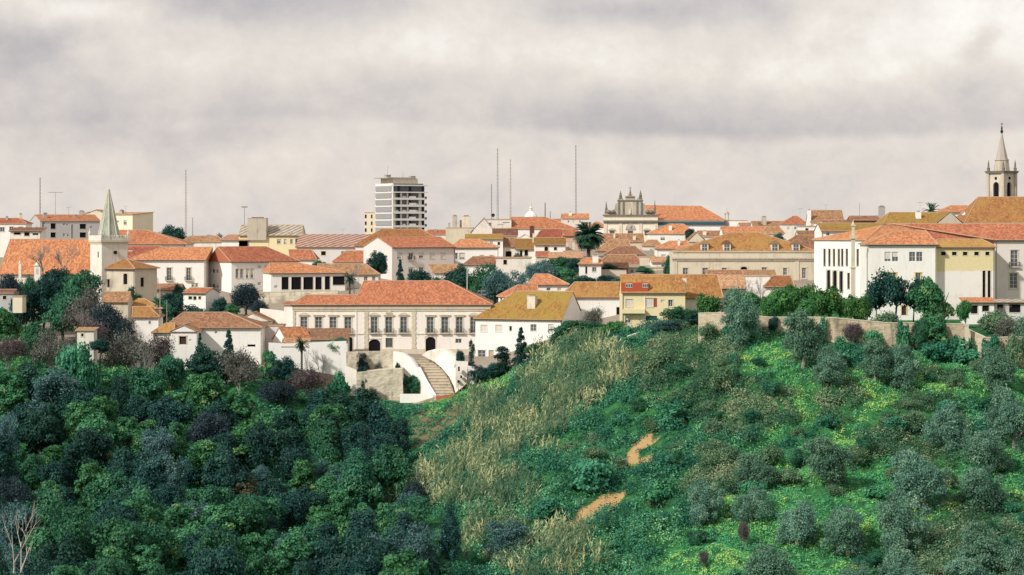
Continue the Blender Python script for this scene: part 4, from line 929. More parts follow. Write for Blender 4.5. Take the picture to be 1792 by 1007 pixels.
# ------------------------------------------------------------------ the long palace
def build_palace():
    Y = 522
    def palace_trim(h, plinths, quoins, hoods, crest=None):
        root, W = h['root'], h['W']; X = lambda px: h['u_of'](px, 0); Z = lambda py: h['z_of'](py, 0, 0)
        mb = MB(); mb.box(-.05, W + .05, -.32, -.003, Z(541), Z(535.2)); mb.box(-.02, W + .02, -.18, -.003, Z(544.5), Z(541) - .003); mb.build('cornice', MATS['stone_light'], root)
        mb = MB(); mb.box(0, W, -.14, -.003, Z(585.6), Z(584)); mb.build('string_course', MATS['stone_light'], root)
        mb = MB()
        for a, b in plinths: mb.box(max(0, X(a)), min(W, X(b)), -.10, -.003, .2, Z(611))
        mb.build('plinth', MATS['beige'], root)
        for a, b in quoins:
            mb = MB(); z = Z(610.5); i = 0
            while z < Z(546):
                e = .12 if i % 2 else 0; mb.box(max(.0, X(a) + e), X(b) - e, -.16, -.004, z, min(z + .55, Z(545))); z += .56; i += 1
            mb.build('quoin', MATS['stone_light'], root)
        for x, curved in hoods:
            mb = MB(); c = X(x); w = 1.25; zz = Z(552.5)
            if curved:
                pts = [(c - w, -.003, zz)] + [(c - w + 2 * w * t / 8, -.003, zz + .18 + .5 * math.sin(math.pi * t / 8)) for t in range(9)] + [(c + w, -.003, zz)]
                mb.extrude(pts, (0, -.3, 0))
            else: mb.box(c - w, c + w, -.34, -.003, zz, zz + .2); mb.box(c - w + .2, c + w - .2, -.2, -.003, zz - .3, zz - .003)
            mb.build('window_hood', MATS['stone_light'], root)
        if crest:
            c = X(crest); mb = MB(); mb.extrude([(c - .8, -.003, Z(549)), (c + .8, -.003, Z(549)), (c + .5, -.003, Z(545.5)), (c, -.003, Z(543.8)), (c - .5, -.003, Z(545.5))], (0, -.28, 0)); mb.build('crest', MATS['stone_light'], root)
    wn = [(x, 555, 12, 28, 'b') for x in (655, 680.5, 706.5, 753, 778.5, 804, 829)]
    wn += [(655.5, 594, 20, 21, 'a'), (681, 592, 12, 16, 'g'), (753.5, 590, 17, 30, 'a'), (802.5, 593, 11, 8, 'n')]
    h = H('palace', 'long white palace with orange hip roof, iron balconies and arched doors above the ramp', Y, (622, 858), 534, 493, 'hip', rx=(637, 783), d=17, rm='tile_orange', wall='palace_white', cat='palace', over=.55, win=wn, trim='stone_light', base=624)
    palace_trim(h, ((622, 644), (667, 743), (764, 860)), ((637, 645), (720, 728)), ((655, 1), (680.5, 0), (706.5, 1), (753, 0), (778.5, 0), (804, 0), (829, 1)), 680.5)
    h = H('palace_wing', 'lower left wing of the long palace with its own stepped down orange roof', Y + .2, (512, 622), 534.5, 517.5, 'hipl', rx=(537, 622), d=13, rm='tile_orange', wall='palace_white', cat='palace', over=.5,
          win=[(532, 555, 12, 25, 's'), (557.5, 555, 12, 25, 's'), (583, 555, 12, 25, 's'), (609, 555, 12, 28, 'b'), (612, 590, 10, 26, 'a')], trim='stone_light', base=624)
    palace_trim(h, ((512, 606), (618, 622)), ((511.5, 517),), ((532, 1), (557.5, 0), (583, 0), (609, 0)))
    H('house', 'short white return wing with small orange roof at the left end of the long palace', 524.5, (497, 513), 534, 529, 'shed', d=10, rm='tile_orange', wall='white', base=620)
build_palace()

# stone palace extras: cornice, dormers, second roof
def build_stone_palace():
    h = palace2; root = h['root']; W, d, Hh = h['W'], h['d'], h['H']
    X = lambda px, v=0: h['u_of'](px, v); Z = lambda py, v=0: h['z_of'](py, 0, v)
    mb = MB(); mb.box(-.4, W + .4, -.5, -.003, Z(454), Z(451)); mb.box(-.2, W + .2, -.25, -.003, Z(457), Z(454) - .003); mb.build('cornice', MATS['stone'], root)
    mb = MB(); mb.box(-.15, W + .15, -.22, .4, Hh, Hh + .35)
    mb.build('parapet', MATS['stone'], root)
    for px in (1182, 1395, 1434):
        mb = MB(); mb.box(X(px) - .45, X(px) + .45, -.15, -.004, .5, Z(457) - .01); mb.build('pilaster', MATS['stone_light'], root)
    # second hip roof on the right
    A = [Vector((X(1352), .8, Hh)), Vector((W - .2, .8, Hh)), Vector((W - .2, d - 1, Hh)), Vector((X(1352), d - 1, Hh))]
    zr = Z(413, d / 2); p, q = Vector((X(1394, d / 2), d / 2, zr)), Vector((X(1428, d / 2), d / 2, zr))
    mb = MB()
    for f in ([A[0], A[1], q, p], [A[1], A[2], q], [A[2], A[3], p, q], [A[3], A[0], p]):
        e = (f[1] - f[0]).normalized(); n = (f[1] - f[0]).cross(f[-1] - f[0]).normalized(); sl = n.cross(e)
        mb.face([w + Vector((0, 0, .12)) for w in f], 0, [((w - f[0]).dot(e), (w - f[0]).dot(sl)) for w in f])
    for a, b in ((p, q), (A[0], p), (A[1], q)): mb.tube(a + Vector((0, 0, .12)), b + Vector((0, 0, .12)), .16, .16, 5, 1)
    mb.build('roof', [MATS['tile_dark'], MATS['tile_ochre']], root)
    for px in (1233, 1272, 1356, 1393):
        v0 = 1.1; u = X(px, v0); w = .95; z0, z1 = Hh + .3, Z(427, v0)
        mb = MB(); mb.box(u - w, u + w, v0, v0 + 3.5, z0, z1)
        pts = [(u - w - .25, v0 - .2, z1)] + [(u - w - .25 + (2 * w + .5) * t / 8, v0 - .2, z1 + .12 + .75 * math.sin(math.pi * t / 8)) for t in range(9)] + [(u + w + .25, v0 - .2, z1)]
        mb.extrude(pts, (0, 3.6, 0), 1)
        dm = mb.build('dormer', [MATS['stone_white'], MATS['tile_brown']], root)
        fb = MB(); fb.box(u - .6, u + .6, v0 - .05, v0 - .004, z0 + .15, z1 - .15); fb.box(u - .04, u + .04, v0 - .09, v0 - .05, z0 + .15, z1 - .15, 1); fb.box(u - .6, u + .6, v0 - .09, v0 - .05, (z0 + z1) / 2 - .04, (z0 + z1) / 2 + .04, 1)
        fb.build('window', [MATS['glass'], MATS['frame_white']], dm)
build_stone_palace()

def build_yellow_house():
    h = yel; root = h['root']; X = lambda px, v=0: h['u_of'](px, v); Z = lambda py, v=0: h['z_of'](py, 0, v)
    mb = MB(); mb.box(X(1087.5), X(1134), -.14, 3.2, Z(513), Z(495)); 
    bx = mb.build('dormer', MATS['red_cladding'], root)
    for a, b in ((1095, 1107), (1124, 1134)):
        fb = MB(); fb.box(X(a), X(b), -.2, -.143, Z(503.5), Z(496.5), 0)
        n = 3
        for i in range(n):
            u0 = X(a) + (X(b) - X(a)) * (i + .12) / n; fb.box(u0, u0 + (X(b) - X(a)) * .76 / n, -.22, -.201, Z(502.5), Z(497.5), 1)
        fb.build('window', [MATS['frame_white'], MATS['glass']], bx)
    mb = MB(); mb.box(X(1088.5), X(1128), -1.3, -.003, Z(548.5), Z(547)); mb.box(X(1088.5), X(1128), -1.3, -1.2, Z(547), Z(541)); mb.box(X(1127.3), X(1128), -1.2, -.004, Z(547), Z(541)); mb.build('balcony', MATS['pale_yellow'], root)
    mb = MB(); mb.box(X(1128.2), X(1129.4), -.12, -.003, .3, Z(514)); mb.build('drainpipe', MATS['white_paint'], root)
build_yellow_house()

# yellow painted band on the building with five windows: peeling render, a coat 3 cm proud of the wall
def yellow_band():
    y = [o for o in col.objects if o.name.startswith('yellow_building')][0]
    w = [c for c in y.children if c.name.startswith('wall')][0]
    k = newmat('peeling_yellow'); P = k.N.new('ShaderNodeTexCoord').outputs['Object']; x, yy, z = k.sep(P)
    n = k.noise(P, .5, 6, .68); n2 = k.noise(P, 2.5, 4, .7)
    H0 = max(v.co.z for v in w.data.vertices)
    edge = k.M('ADD', H0 - 5.0, k.M('MULTIPLY', k.M('SUBTRACT', n, .5), 2.2))
    f = k.smooth(k.M('SUBTRACT', z, edge), -.08, .12)
    yc = k.mix(k.smooth(n2, .4, .62), (.68, .56, .25), (.66, .61, .46))
    cc = k.mix(f, k.mix(k.smooth(n, .5, .75), (.74, .71, .67), (.60, .57, .53)), yc)
    k.L.new(cc, k.bsdf.inputs['Base Color']); k.bsdf.inputs['Roughness'].default_value = .9
    w.data.materials[0] = k.m
yellow_band()

# ------------------------------------------------------------------ towers
def square_root(name, label, cat, px, py, Y, yaw):
    p = at(px, py, Y); r = empty(name, p, rad(yaw)); tag(r, label, cat); return r, p

def arch_panel(mb, o, du, nin, w, h, aw, ah, az, depth=.5, m=0, md=1):
    """wall w x h with one round headed opening aw x ah starting at az; dark back plane inside"""
    o, du, nin, up = Vector(o), Vector(du), Vector(nin), Vector((0, 0, 1)); q = lambda a, b, n=0: o + du * a + up * b + nin * n
    c, r = w / 2, aw / 2; zs = az + ah - r; n = 10
    arc = [(c + r * math.cos(math.pi * i / n), zs + r * math.sin(math.pi * i / n)) for i in range(n + 1)]
    mb.face([q(0, 0), q(w, 0), q(w, az), q(0, az)], m); mb.face([q(0, az), q(c - r, az), q(c - r, zs), q(0, zs)], m); mb.face([q(c + r, az), q(w, az), q(w, zs), q(c + r, zs)], m)
    mb.face([q(w, zs), q(w, h), q(c, h)] + [q(*p) for p in arc[n // 2::-1]], m); mb.face([q(c, h), q(0, h), q(0, zs)] + [q(*p) for p in arc[:n // 2 - 1:-1]], m)
    ring = [(c + r, az)] + arc + [(c - r, az)]
    for a, b in zip(ring, ring[1:] + ring[:1]): mb.face([q(*a), q(*b), q(*b, depth), q(*a, depth)], m)
    mb.face([q(*p, depth) for p in ring], md)

def bell_tower():
    Y = 556; s = F / Y; yaw = 34
    root = empty('bell_tower', at(178, 455, Y), rad(yaw)); tag(root, 'square white bell tower with battlements and a pale green pointed pyramid spire, left side', 'tower')
    w = 42 / s / math.cos(rad(34)) * .97; z = lambda py: -(py - 455) / s
    mb = MB(); zb, zt = z(560), z(424)
    mb.box(0, w, 0, w, zb, zt); mb.build('shaft', MATS['white_aged'], root)
    for sl, (a, b) in ((('f'), (w * .52, z(442))), (('l'), (w * .3, z(446)))):
        ob = MB()
        if sl == 'f': ob.lathe((a, -.02, b), [(.45, -.35), (.45, .35)], 8)
        else: ob.box(-.03, -.003, a - .25, a + .25, b - .7, b + .7)
        ob.build('opening', MATS['dark_void'], root)
    mb = MB(); mb.box(-.35, w + .35, -.35, w + .35, zt, zt + .45); mb.box(-.18, w + .18, -.18, w + .18, zt - .4, zt - .003); mb.build('cornice', MATS['stone_light'], root)
    mb = MB(); h0 = zt + .45
    mb.box(-.3, w + .3, -.3, -.02, h0, h0 + .5); mb.box(-.3, -.02, -.018, w + .3, h0, h0 + 1.15)
    n = 9
    for i in range(n): a = .3 + (w - .1) * i / n; mb.box(a, a + .42, -.3, -.02, h0 + .5, h0 + 1.25)
    mb.box(w + .02, w + .3, -.018, w + .3, h0, h0 + 1.15); mb.box(-.018, w + .018, w + .02, w + .3, h0, h0 + 1.15)
    mb.build('battlement', MATS['white_aged'], root)
    for a, b in ((-.1, -.1), (w + .1, -.1), (-.1, w + .1), (w + .1, w + .1)):
        mb = MB(); mb.lathe((a, b, h0 + .5), [(.32, 0), (.32, 1.0), (.42, 1.05), (.12, 2.0), (.02, 2.4)], 6); mb.build('pinnacle', MATS['stone_white'], root)
    mb = MB(); H_ = z(330) - h0; r = 20.5 / s
    mb.lathe((w / 2, w / 2, h0), [(r, 0), (r * .99, .6), (r * .93, .62), (r * .52, H_ * .5), (.22, H_ * .955), (.34, H_ * .965), (.06, H_)], 8, rot=rad(22.5))
    sp = mb.build('spire', MATS['spire_green'], root)
    mb = MB()
    for i in range(8):
        a = rad(22.5 + 45 * i); mb.tube((w / 2 + r * .95 * math.cos(a), w / 2 + r * .95 * math.sin(a), h0 + .6), (w / 2 + .2 * math.cos(a), w / 2 + .2 * math.sin(a), h0 + H_ * .955), .16, .1, 5)
    mb.build('rib', MATS['stone_light'], sp)
bell_tower()

def spire_tower():
    Y = 622; s = F / Y; yaw = 40; z = lambda py: -(py - 345) / s
    root = empty('church_tower', at(1756, 345, Y), rad(yaw)); tag(root, 'stone church belfry with arched openings, corner pinnacles and tall thin spire, right edge', 'tower')
    w = 46 / s / (math.cos(rad(yaw)) + math.sin(rad(yaw))); o = Vector((-.0, .0, 0))
    zb, zt = z(400), z(303); h = zt - zb; aw, az, ah = 9.5 / s / math.cos(rad(yaw)), z(345.5) - zb, 27 / s
    mb = MB()
    arch_panel(mb, (0, 0, zb), (1, 0, 0), (0, 1, 0), w, h, aw, ah, az); arch_panel(mb, (0, w, zb), (0, -1, 0), (1, 0, 0), w, h, aw, ah, az)
    arch_panel(mb, (w, 0, zb), (0, 1, 0), (-1, 0, 0), w, h, aw, ah, az); arch_panel(mb, (w, w, zb), (-1, 0, 0), (0, -1, 0), w, h, aw, ah, az)
    mb.face([(0, 0, zt), (w, 0, zt), (w, w, zt), (0, w, zt)])
    mb.build('belfry', [MATS['belfry_stone'], MATS['dark_void']], root)
    for a, b in ((0, 0), (w, 0), (0, w), (w, w)):
        mb = MB(); mb.box(a - .42, a + .42, b - .42, b + .42, zb, zt - .003); mb.build('buttress', MATS['stone'], root)
        mb = MB(); mb.lathe((a, b, zt + .6), [(.4, 0), (.4, .7), (.5, .75), (.28, .9), (.22, 2.0), (.04, 3.0)], 6); mb.build('pinnacle', MATS['stone_dark'], root)
    for a, b, du in ((w / 2, -.03, 0), (-.03, w / 2, 1)):
        mb = MB(); mb.lathe((a, b, zt - 1.35), [(.34, -.3), (.34, .3)], 8); mb.build('oculus', MATS['dark_void'], root)
    mb = MB(); mb.box(-.6, w + .6, -.6, w + .6, zt, zt + .35); mb.box(-.75, w + .75, -.75, w + .75, zt + .35, zt + .6); mb.build('cornice', MATS['stone_dark'], root)
    c = (w / 2, w / 2, zt + .6); r0, r1 = 14.5 / s, 11.5 / s; hd = z(279) - zt - .6
    mb = MB(); mb.lathe(c, [(r0, 0), (r0 * .98, .3), (r1 * 1.05, hd - .25), (r1 * 1.18, hd - .2), (r1 * 1.18, hd)], 8, rot=rad(22.5)); mb.build('drum', MATS['stone'], root)
    mb = MB(); ht = z(233) - z(279); mb.lathe((w / 2, w / 2, zt + .6 + hd), [(r1 * .98, 0), (r1 * .5, ht * .5), (.2, ht)], 8, rot=rad(22.5)); sp = mb.build('spire', MATS['spire_stone'], root)
    mb = MB(); zz = zt + .6 + hd + ht; mb.lathe((w / 2, w / 2, zz), [(.16, 0), (.36, .3), (.42, .7), (.2, 1.0), (.26, 1.6), (.05, 2.2), (.05, z(214) - zz)], 8); mb.box(w / 2 - .45, w / 2 + .45, w / 2 - .04, w / 2 + .04, z(217), z(215.6)); mb.build('finial', MATS['iron'], sp)
spire_tower()

def tower_block():
    Y = 1000; s = F / Y; yaw = 30; c, sn = math.cos(rad(yaw)), math.sin(rad(yaw))
    root = empty('tower_block', at(685.5, 440, Y), rad(yaw)); tag(root, 'tall modern apartment tower with louvred left side and dark balconies on the right', 'apartment tower')
    W = 57 / s / c; D = 33.5 / s / sn; z = lambda py: -(py - 440) / s
    zt = z(321)
    mb = MB(); mb.box(0.9, W - .3, 1.2, D, z(470), zt); mb.build('core', MATS['white_paint'], root)
    per = 12.15 / s
    # left side: white frame and louvre bands
    mb = MB(); mb.box(.5, .89, .0, D + .3, z(470), zt); mb.build('side_wall', MATS['white_paint'], root)
    for i in range(9):
        z1 = z(325.3) - i * per; mb = MB()
        mb.box(.18, .499, .9, D - .5, z1 - per * .72, z1)
        for j in range(5): mb.box(.02, .178, .9, D - .5, z1 - per * .72 + j * per * .15, z1 - per * .72 + j * per * .15 + per * .07)
        mb.build('louvre_band', MATS['louvre'], root)
    # front: recessed dark bays behind slabs, parapets and white piers
    mb = MB(); mb.box(.895, W - .35, 1.0, 1.19, z(470), zt - .1); mb.build('facade_glass', MATS['glass'], root)
    for i in range(10):
        zz = z(323.5) - i * per; top = i == 0
        mb = MB(); mb.box(.5, W + (1.4 if i < 2 else .5), -.7 if i < 2 else -.35, .98, zz - .5, zz); mb.build('floor_slab', MATS['white_paint'], root)
        if i == 0: continue
        if i > 1:
            rr = random.Random(i)
            u = .9
            for wd, kind in ((1.2, 1), (1.6, 0), (1.3, 1), (2.2, 0), (.7, 1), (3.2, 2), (1.5, 0), (1.4, 1)):
                mb = MB()
                if kind == 1: mb.box(u, u + wd, .35 + .3 * rr.random(), .97, zz + .001, zz + per - .51)
                elif kind == 2: mb.box(u, u + wd, -.24, -.14, zz + .001, zz + 1.15)
                elif rr.random() < .5: mb.box(u + .2, u + wd * .8, .5, .97, zz + .001, zz + 1.1)
                u += wd + .12
                if mb.f: mb.build('balcony_panel', MATS['white_paint'], root)
            mb = MB(); mb.box(W + .02, W + 1.1, .3, 2.2, zz - .2, zz); mb.box(W + 1.0, W + 1.1, .3, 2.2, zz, zz + 1.0); mb.build('side_balcony', MATS['concrete'], root)
        if i > 1: mb = MB(); mb.box(.9, W - .35, -.34, -.25, zz + .002, zz + .42); mb.build('parapet', MATS['white_paint'], root)
        for u in (3.7, 9.2, W - .75):
            mb = MB(); mb.box(u, u + .45, .0, .96, zz + .002, zz + per - .505); mb.build('pier', MATS['balcony_dark'], root)
    mb = MB(); mb.box(2.0, W - 2.2, 2.5, D - 2, zt, z(312)); mb.build('penthouse', MATS['stone_light'], root)
    mb = MB(); mb.box(-1.2, W - 3.4, 1.6, D - 1.2, z(312), z(310.4)); mb.build('roof_slab', MATS['concrete'], root)
    for px, t in ((680, 306), (722, 307.5)):
        u = (px - 685.5) / s / c + 3.0 * sn / c; mb = MB(); mb.box(u - 1.1, u + 1.1, 3.2, 5.2, z(310.4), z(t) - .2); mb.box(u - 1.25, u + 1.25, 3.05, 5.35, z(t) - .2, z(t)); mb.build('roof_stack', MATS['concrete'], root)
    for px, t in ((677, 290), (703, 300)):
        u = (px - 685.5) / s / c + 2.5; mb = MB(); mb.tube((u, 4, z(310.4)), (u, 4, z(t)), .09, .06, 4); mb.build('antenna', MATS['mast'], root)
tower_block()
H('apartment_block', 'narrow cream apartment block with dark corner windows peeking out left of the tower', 1040, (638, 662), 373, 372, 'flat', d=12, wall='cream', rm='concrete', cat='apartment block', over=.1,
  win=[(640, 376, 3, 6, 'o'), (650.5, 376, 2.5, 6, 'o'), (640, 388, 3, 6, 'o'), (650.5, 388, 2.5, 6, 'o'), (640, 400, 3, 6, 'o'), (650.5, 400, 2.5, 6, 'o')])
H('house', 'low far house with red roof just right of the tower block base', 900, (748, 786), 411, 403, 'gx', rm='tile_red', wall='white_aged', d=10, ch=[(762, 402, 4, 408, 'concrete')])

# ------------------------------------------------------------------ baroque church front
def baroque_church():
    Y = 790; s = F / Y; z = lambda py: -(py - 440) / s; x = lambda px: (px - 1104) / s
    root = empty('baroque_church', at(1104, 440, Y)); tag(root, 'ornate stone church front with curved gable, pinnacles and long orange nave roof', 'church')
    a, b = x(1057), x(1151)
    mb = MB(); mb.box(a, b, 0, 2.2, z(470), z(378)); mb.build('facade_wall', MATS['facade_cream'], root)
    mb = MB(); mb.box(a - .4, b + .4, -.55, 2.4, z(378), z(376)); mb.box(a - .25, b + .25, -.35, -.003, z(389), z(386)); mb.box(a - .1, b + .1, -.2, -.004, z(392), z(389) - .003); mb.build('cornice', MATS['stone_dark'], root)
    for px in (1059.5, 1086, 1121, 1148.5):
        mb = MB(); mb.box(x(px) - .55, x(px) + .55, -.22, -.005, z(470), z(392) - .01); mb.build('pilaster', MATS['stone_white'], root)
    for px in (1071, 1132):
        mb = MB(); c = x(px); mb.box(c - .8, c + .8, -.06, -.003, z(412), z(404)); wn = mb.build('window', MATS['glass'], root)
        mb = MB(); mb.extrude([(c - 1.3, -.003, z(403.5)), (c + 1.3, -.003, z(403.5)), (c + .9, -.003, z(401)), (c, -.003, z(399.6)), (c - .9, -.003, z(401))], (0, -.35, 0)); mb.build('hood', MATS['stone'], wn)
    c = x(1103); mb = MB(); mb.box(c - .9, c + .9, -.06, -.003, z(418), z(404)); wn = mb.build('window', MATS['glass'], root)
    mb = MB(); mb.extrude([(c - 1.7, -.003, z(402)), (c + 1.7, -.003, z(402)), (c + 1.3, -.003, z(395)), (c, -.003, z(391.6) - .02), (c - 1.3, -.003, z(395))], (0, -.3, 0)); mb.lathe((c, -.3, z(397)), [(.45, -.3), (.45, .3)], 8); mb.build('coat_of_arms', MATS['stone'], wn)
    def outline(pts):
        L = pts + [(2206 - p, q) for p, q in pts[::-1]]; return [(x(p), .25, z(q)) for p, q in L]
    half = [(1058, 376), (1058, 371), (1061, 369), (1065, 367), (1069, 371), (1073, 369), (1076, 364), (1077, 357), (1081, 356), (1081, 348), (1084, 345), (1090, 346), (1092, 352), (1094, 350), (1095, 344), (1098, 343), (1100, 339)]
    mb = MB(); mb.extrude(outline(half), (0, 1.3, 0)); gb = mb.build('gable', MATS['stone'], root)
    # relief: pilaster strips, niche and cornices on the gable
    mb = MB()
    for px in (1083, 1091, 1115, 1123): mb.box(x(px) - .28, x(px) + .28, .02, .247, z(376), z(350))
    mb.box(x(1080), x(1126), -.05, .248, z(352), z(350.5)); mb.box(x(1094), x(1112), -.05, .248, z(345.5), z(344))
    for px in (1066, 1073, 1133, 1140): mb.lathe((x(px), .2, z(371)), [(.1, -.7), (.75, -.35), (.85, 0), (.6, .4), (.1, .7)], 8)
    mb.build('relief', MATS['stone_dark'], gb)
    mb = MB(); arch_panel(mb, (x(1098.5), .2, z(376)), (1, 0, 0), (0, 1, 0), 9 / s, 22 / s, 4.5 / s, 15 / s, 1.0, .4); mb.build('niche', [MATS['stone_light'], MATS['dark_void']], gb)
    mb = MB(); mb.lathe((x(1103), .1, z(374.5)), [(.3, 0), (.36, .5), (.28, 1.2), (.34, 1.5), (.14, 1.75), (.17, 2.0), (.05, 2.25)], 7); mb.build('statue', MATS['stone_white'], gb)
    for px, bs, tp, r in ((1061, 372, 353, .6), (1146, 372, 351, .45), (1086, 347, 334, .7), (1121, 347, 333, .7), (1103, 341, 329, .45)):
        mb = MB(); h = z(tp) - z(bs); mb.box(x(px) - r * .8, x(px) + r * .8, .2, .2 + r * 1.6, z(bs) - .4, z(bs) + h * .12)
        mb.lathe((x(px), .2 + r * .8, z(bs) + h * .12), [(r * .5, 0), (r * .85, h * .12), (r * .75, h * .28), (r * .4, h * .42), (r * .55, h * .5), (r * .3, h * .62), (.07, h * .88)], 7)
        mb.build('pinnacle', MATS['stone_dark'], root)
    c = x(1103); mb = MB(); mb.box(c - .07, c + .07, .5, .64, z(331.5), z(327)); mb.box(c - .45, c + .45, .5, .64, z(329.8), z(329)); mb.build('cross', MATS['iron'], root)
    # nave behind
    D = 26; yb = 2.3
    def at2(px, py, v): return Vector(((px - 896) * (Y + v) / F - (1104 - 896) * Y / F, v, CZ - (py - HY) * (Y + v) / F - (CZ - (440 - HY) * Y / F)))
    nx0, nx1 = x(1130), at2(1268, 0, yb).x
    ze = at2(0, 386.5, yb).z
    mb = MB(); mb.box(nx0, nx1, yb, yb + D, z(470), ze); mb.build('nave_wall', MATS['white'], root)
    mb = MB(); mb.box(nx0 - .1, nx1 + .3, yb - .5, yb - .003, ze - 1.5, ze - .5); mb.build('eave_band', MATS['teal_glass'], root)
    mb = MB(); v = yb + D / 2; r0, r1 = at2(1129, 360, v), at2(1227, 361.5, v); e0, e1 = Vector((nx0, yb - .7, ze)), Vector((nx1 + .6, yb - .7, ze)); e2, e3 = Vector((nx1 + .6, yb + D + .5, ze)), Vector((nx0, yb + D + .5, ze)); r0.x = nx0
    for f in ([e0, e1, r1, r0], [e1, e2, r1], [e2, e3, r0, r1]):
        e = (f[1] - f[0]).normalized(); n = (f[1] - f[0]).cross(f[-1] - f[0]).normalized(); sl = n.cross(e)
        mb.face([w + Vector((0, 0, .15)) for w in f], 0, [((w - f[0]).dot(e), (w - f[0]).dot(sl)) for w in f])
    mb.face([e3, e0, r0], 1); mb.tube(r0, r1, .22, .22, 5, 1); mb.tube(e1, r1, .2, .2, 5, 1)
    mb.build('nave_roof', [MATS['tile_orange'], MATS['mortar']], root)
    mb = MB(); mb.box(nx0 + 5, nx1 - 1, yb - .02, yb - .002, ze - 5.2, ze - 4.4) if False else None
    # lantern at the far end
    p = at2(1272, 388, 4); mb = MB(); mb.box(p.x - .8, p.x + .8, 3.2, 4.8, p.z - 4, p.z + .4); mb.box(p.x - 1.0, p.x + 1.0, 3.0, 5.0, p.z + .4, p.z + .7)
    for i in (-.65, .45):
        for j in (3.3, 4.5): mb.box(p.x + i, p.x + i + .22, j, j + .22, p.z + .7, p.z + 2.5)
    mb.box(p.x - .95, p.x + .95, 3.05, 4.95, p.z + 2.5, p.z + 2.8); mb.lathe((p.x, 4, p.z + 2.8), [(.8, 0), (.7, .35), (.35, .7), (.1, .85), (.07, 1.8)], 8)
    mb.build('lantern', MATS['stone'], root)
baroque_church()

def cupola():
    Y = 770; s = F / Y; r = empty('cupola', at(929, 382, Y)); tag(r, 'small white stepped cupola with finial among the masts on the skyline', 'cupola')
    mb = MB(); mb.lathe((0, 0, -3), [(1.9, 0), (1.9, 3.2), (2.1, 3.3), (2.1, 3.6), (1.7, 4.3), (1.0, 5.0), (.6, 5.3)], 10); mb.build('dome', MATS['white'], r)
    mb = MB(); mb.lathe((0, 0, 2.25), [(.5, 0), (.5, .9), (.65, 1.0), (.2, 1.6), (.12, 2.4), (.3, 2.6), (.06, 2.9)], 8); mb.build('finial', MATS['stone_white'], r)
cupola()

# church pinnacles on the big left roof
for px, t, b, lb in ((66, 457, 484, 'white pinnacle turret standing before the big orange church roof, right one of two'), (35, 455, 476, 'slim white pinnacle turret at the left of the big orange church roof')):
    Y = 583; s = F / Y; h = (b - t) / s; r = .75 if px == 66 else .3
    root = empty('pinnacle_turret', at(px, b, Y)); tag(root, lb, 'turret')
    mb = MB(); mb.box(-r, r, -r, r, -4, h * .68); mb.build('body', MATS['white_aged'], root)
    mb = MB(); mb.box(-r * 1.25, r * 1.25, -r * 1.25, r * 1.25, h * .68, h * .74); mb.lathe((0, 0, h * .74), [(r * 1.0, 0), (r * .6, h * .14), (.05, h * .26)], 8); mb.build('cap', MATS['stone_white'], root)
    if px == 66: mb = MB(); mb.box(-.3, .3, -r - .03, -r - .003, h * .15, h * .5); mb.build('opening', MATS['grey_wall'], root)

# ------------------------------------------------------------------ masts, aerials, poles
def mast(px, top, bot, Y, label, w=.25, mat='mast', name='antenna_mast', kind='lattice'):
    s = F / Y; root = empty(name, at(px, bot, Y)); tag(root, label, 'mast'); h = (bot - top) / s; g = gz((px - 896) * Y / F, Y) - (CZ - (bot - HY) / s)
    mb = MB()
    if kind == 'lattice':
        for a in range(3):
            c, sn = w * math.cos(a * 2.094), w * math.sin(a * 2.094); mb.tube((c, sn, min(0, g)), (c * .4, sn * .4, h), .07, .05, 4)
        n = int(h / 1.2)
        for i in range(n):
            for a in range(3):
                f0, f1 = 1 - .6 * i / n, 1 - .6 * (i + 1) / n; b = a + 1
                mb.tube((w * f0 * math.cos(a * 2.094), w * f0 * math.sin(a * 2.094), h * i / n), (w * f1 * math.cos(b * 2.094), w * f1 * math.sin(b * 2.094), h * (i + 1) / n), .035, .035, 3)
    else: mb.tube((0, 0, min(0, g)), (0, 0, h), w, w * .55, 6)
    mb.build('pole', MATS[mat], root)
    return root, h
mast(70, 311, 392, 800, 'thin lattice aerial mast standing behind the grey apartment block', .3)
r, h = mast(97, 337, 392, 800, 'T shaped television aerial on the grey apartment block roof', .1, kind='p', name='television_aerial')
mb = MB(); mb.tube((-2.4, 0, h), (2.6, 0, h), .07, .07, 4); [mb.tube((i * .7, -.5, h), (i * .7, .5, h), .04, .04, 3) for i in range(-3, 4)]; mb.build('boom', MATS['mast'], r)
mast(325, 297, 418, 900, 'pale pink lattice mast above the dark round tree on the left skyline', .45, 'mast_pink')
mast(337, 381, 420, 880, 'short red and white mast beside the dark round tree on the left skyline', .2, 'mast_pink')
r, h = mast(428, 363, 412, 720, 'lamp pole with flat crosshead beside the square brick stack', .12, kind='p', name='lamp_pole')
mb = MB(); mb.box(-.9, .9, -.2, .2, h - .1, h + .25); mb.build('head', MATS['mast'], r)
mast(860, 322, 386, 800, 'shortest and leftmost mast of the three masts beside the white house with dish', .2)
mast(870.5, 260, 386, 800, 'tallest lattice mast left of centre with thick lower section', .42)
mast(893, 279, 386, 805, 'lattice mast just right of the tallest mast, with pink tint', .38, 'mast_pink')
mast(1007.5, 254, 376, 830, 'single tall dark mast left of the church front', .34)
mast(954, 355, 384, 760, 'stubby grey pole on the skyline right of the white cupola', .3, kind='p', name='pole')
mast(963, 370, 386, 760, 'short thin pole right of the stubby grey pole', .2, kind='p', name='pole')
mast(1504, 356, 388, 640, 'thin dark whip aerial on the right skyline roofs', .09, kind='p', name='television_aerial')
mast(817.5, 471, 510, 560, 'white concrete utility pole standing in front of the dark garden trees', .14, 'white_paint', 'utility_pole', 'p')
r, h = mast(843, 506, 530, 530, 'utility pole with cross arms behind the right hip of the palace roof', .12, 'mast', 'utility_pole', 'p')
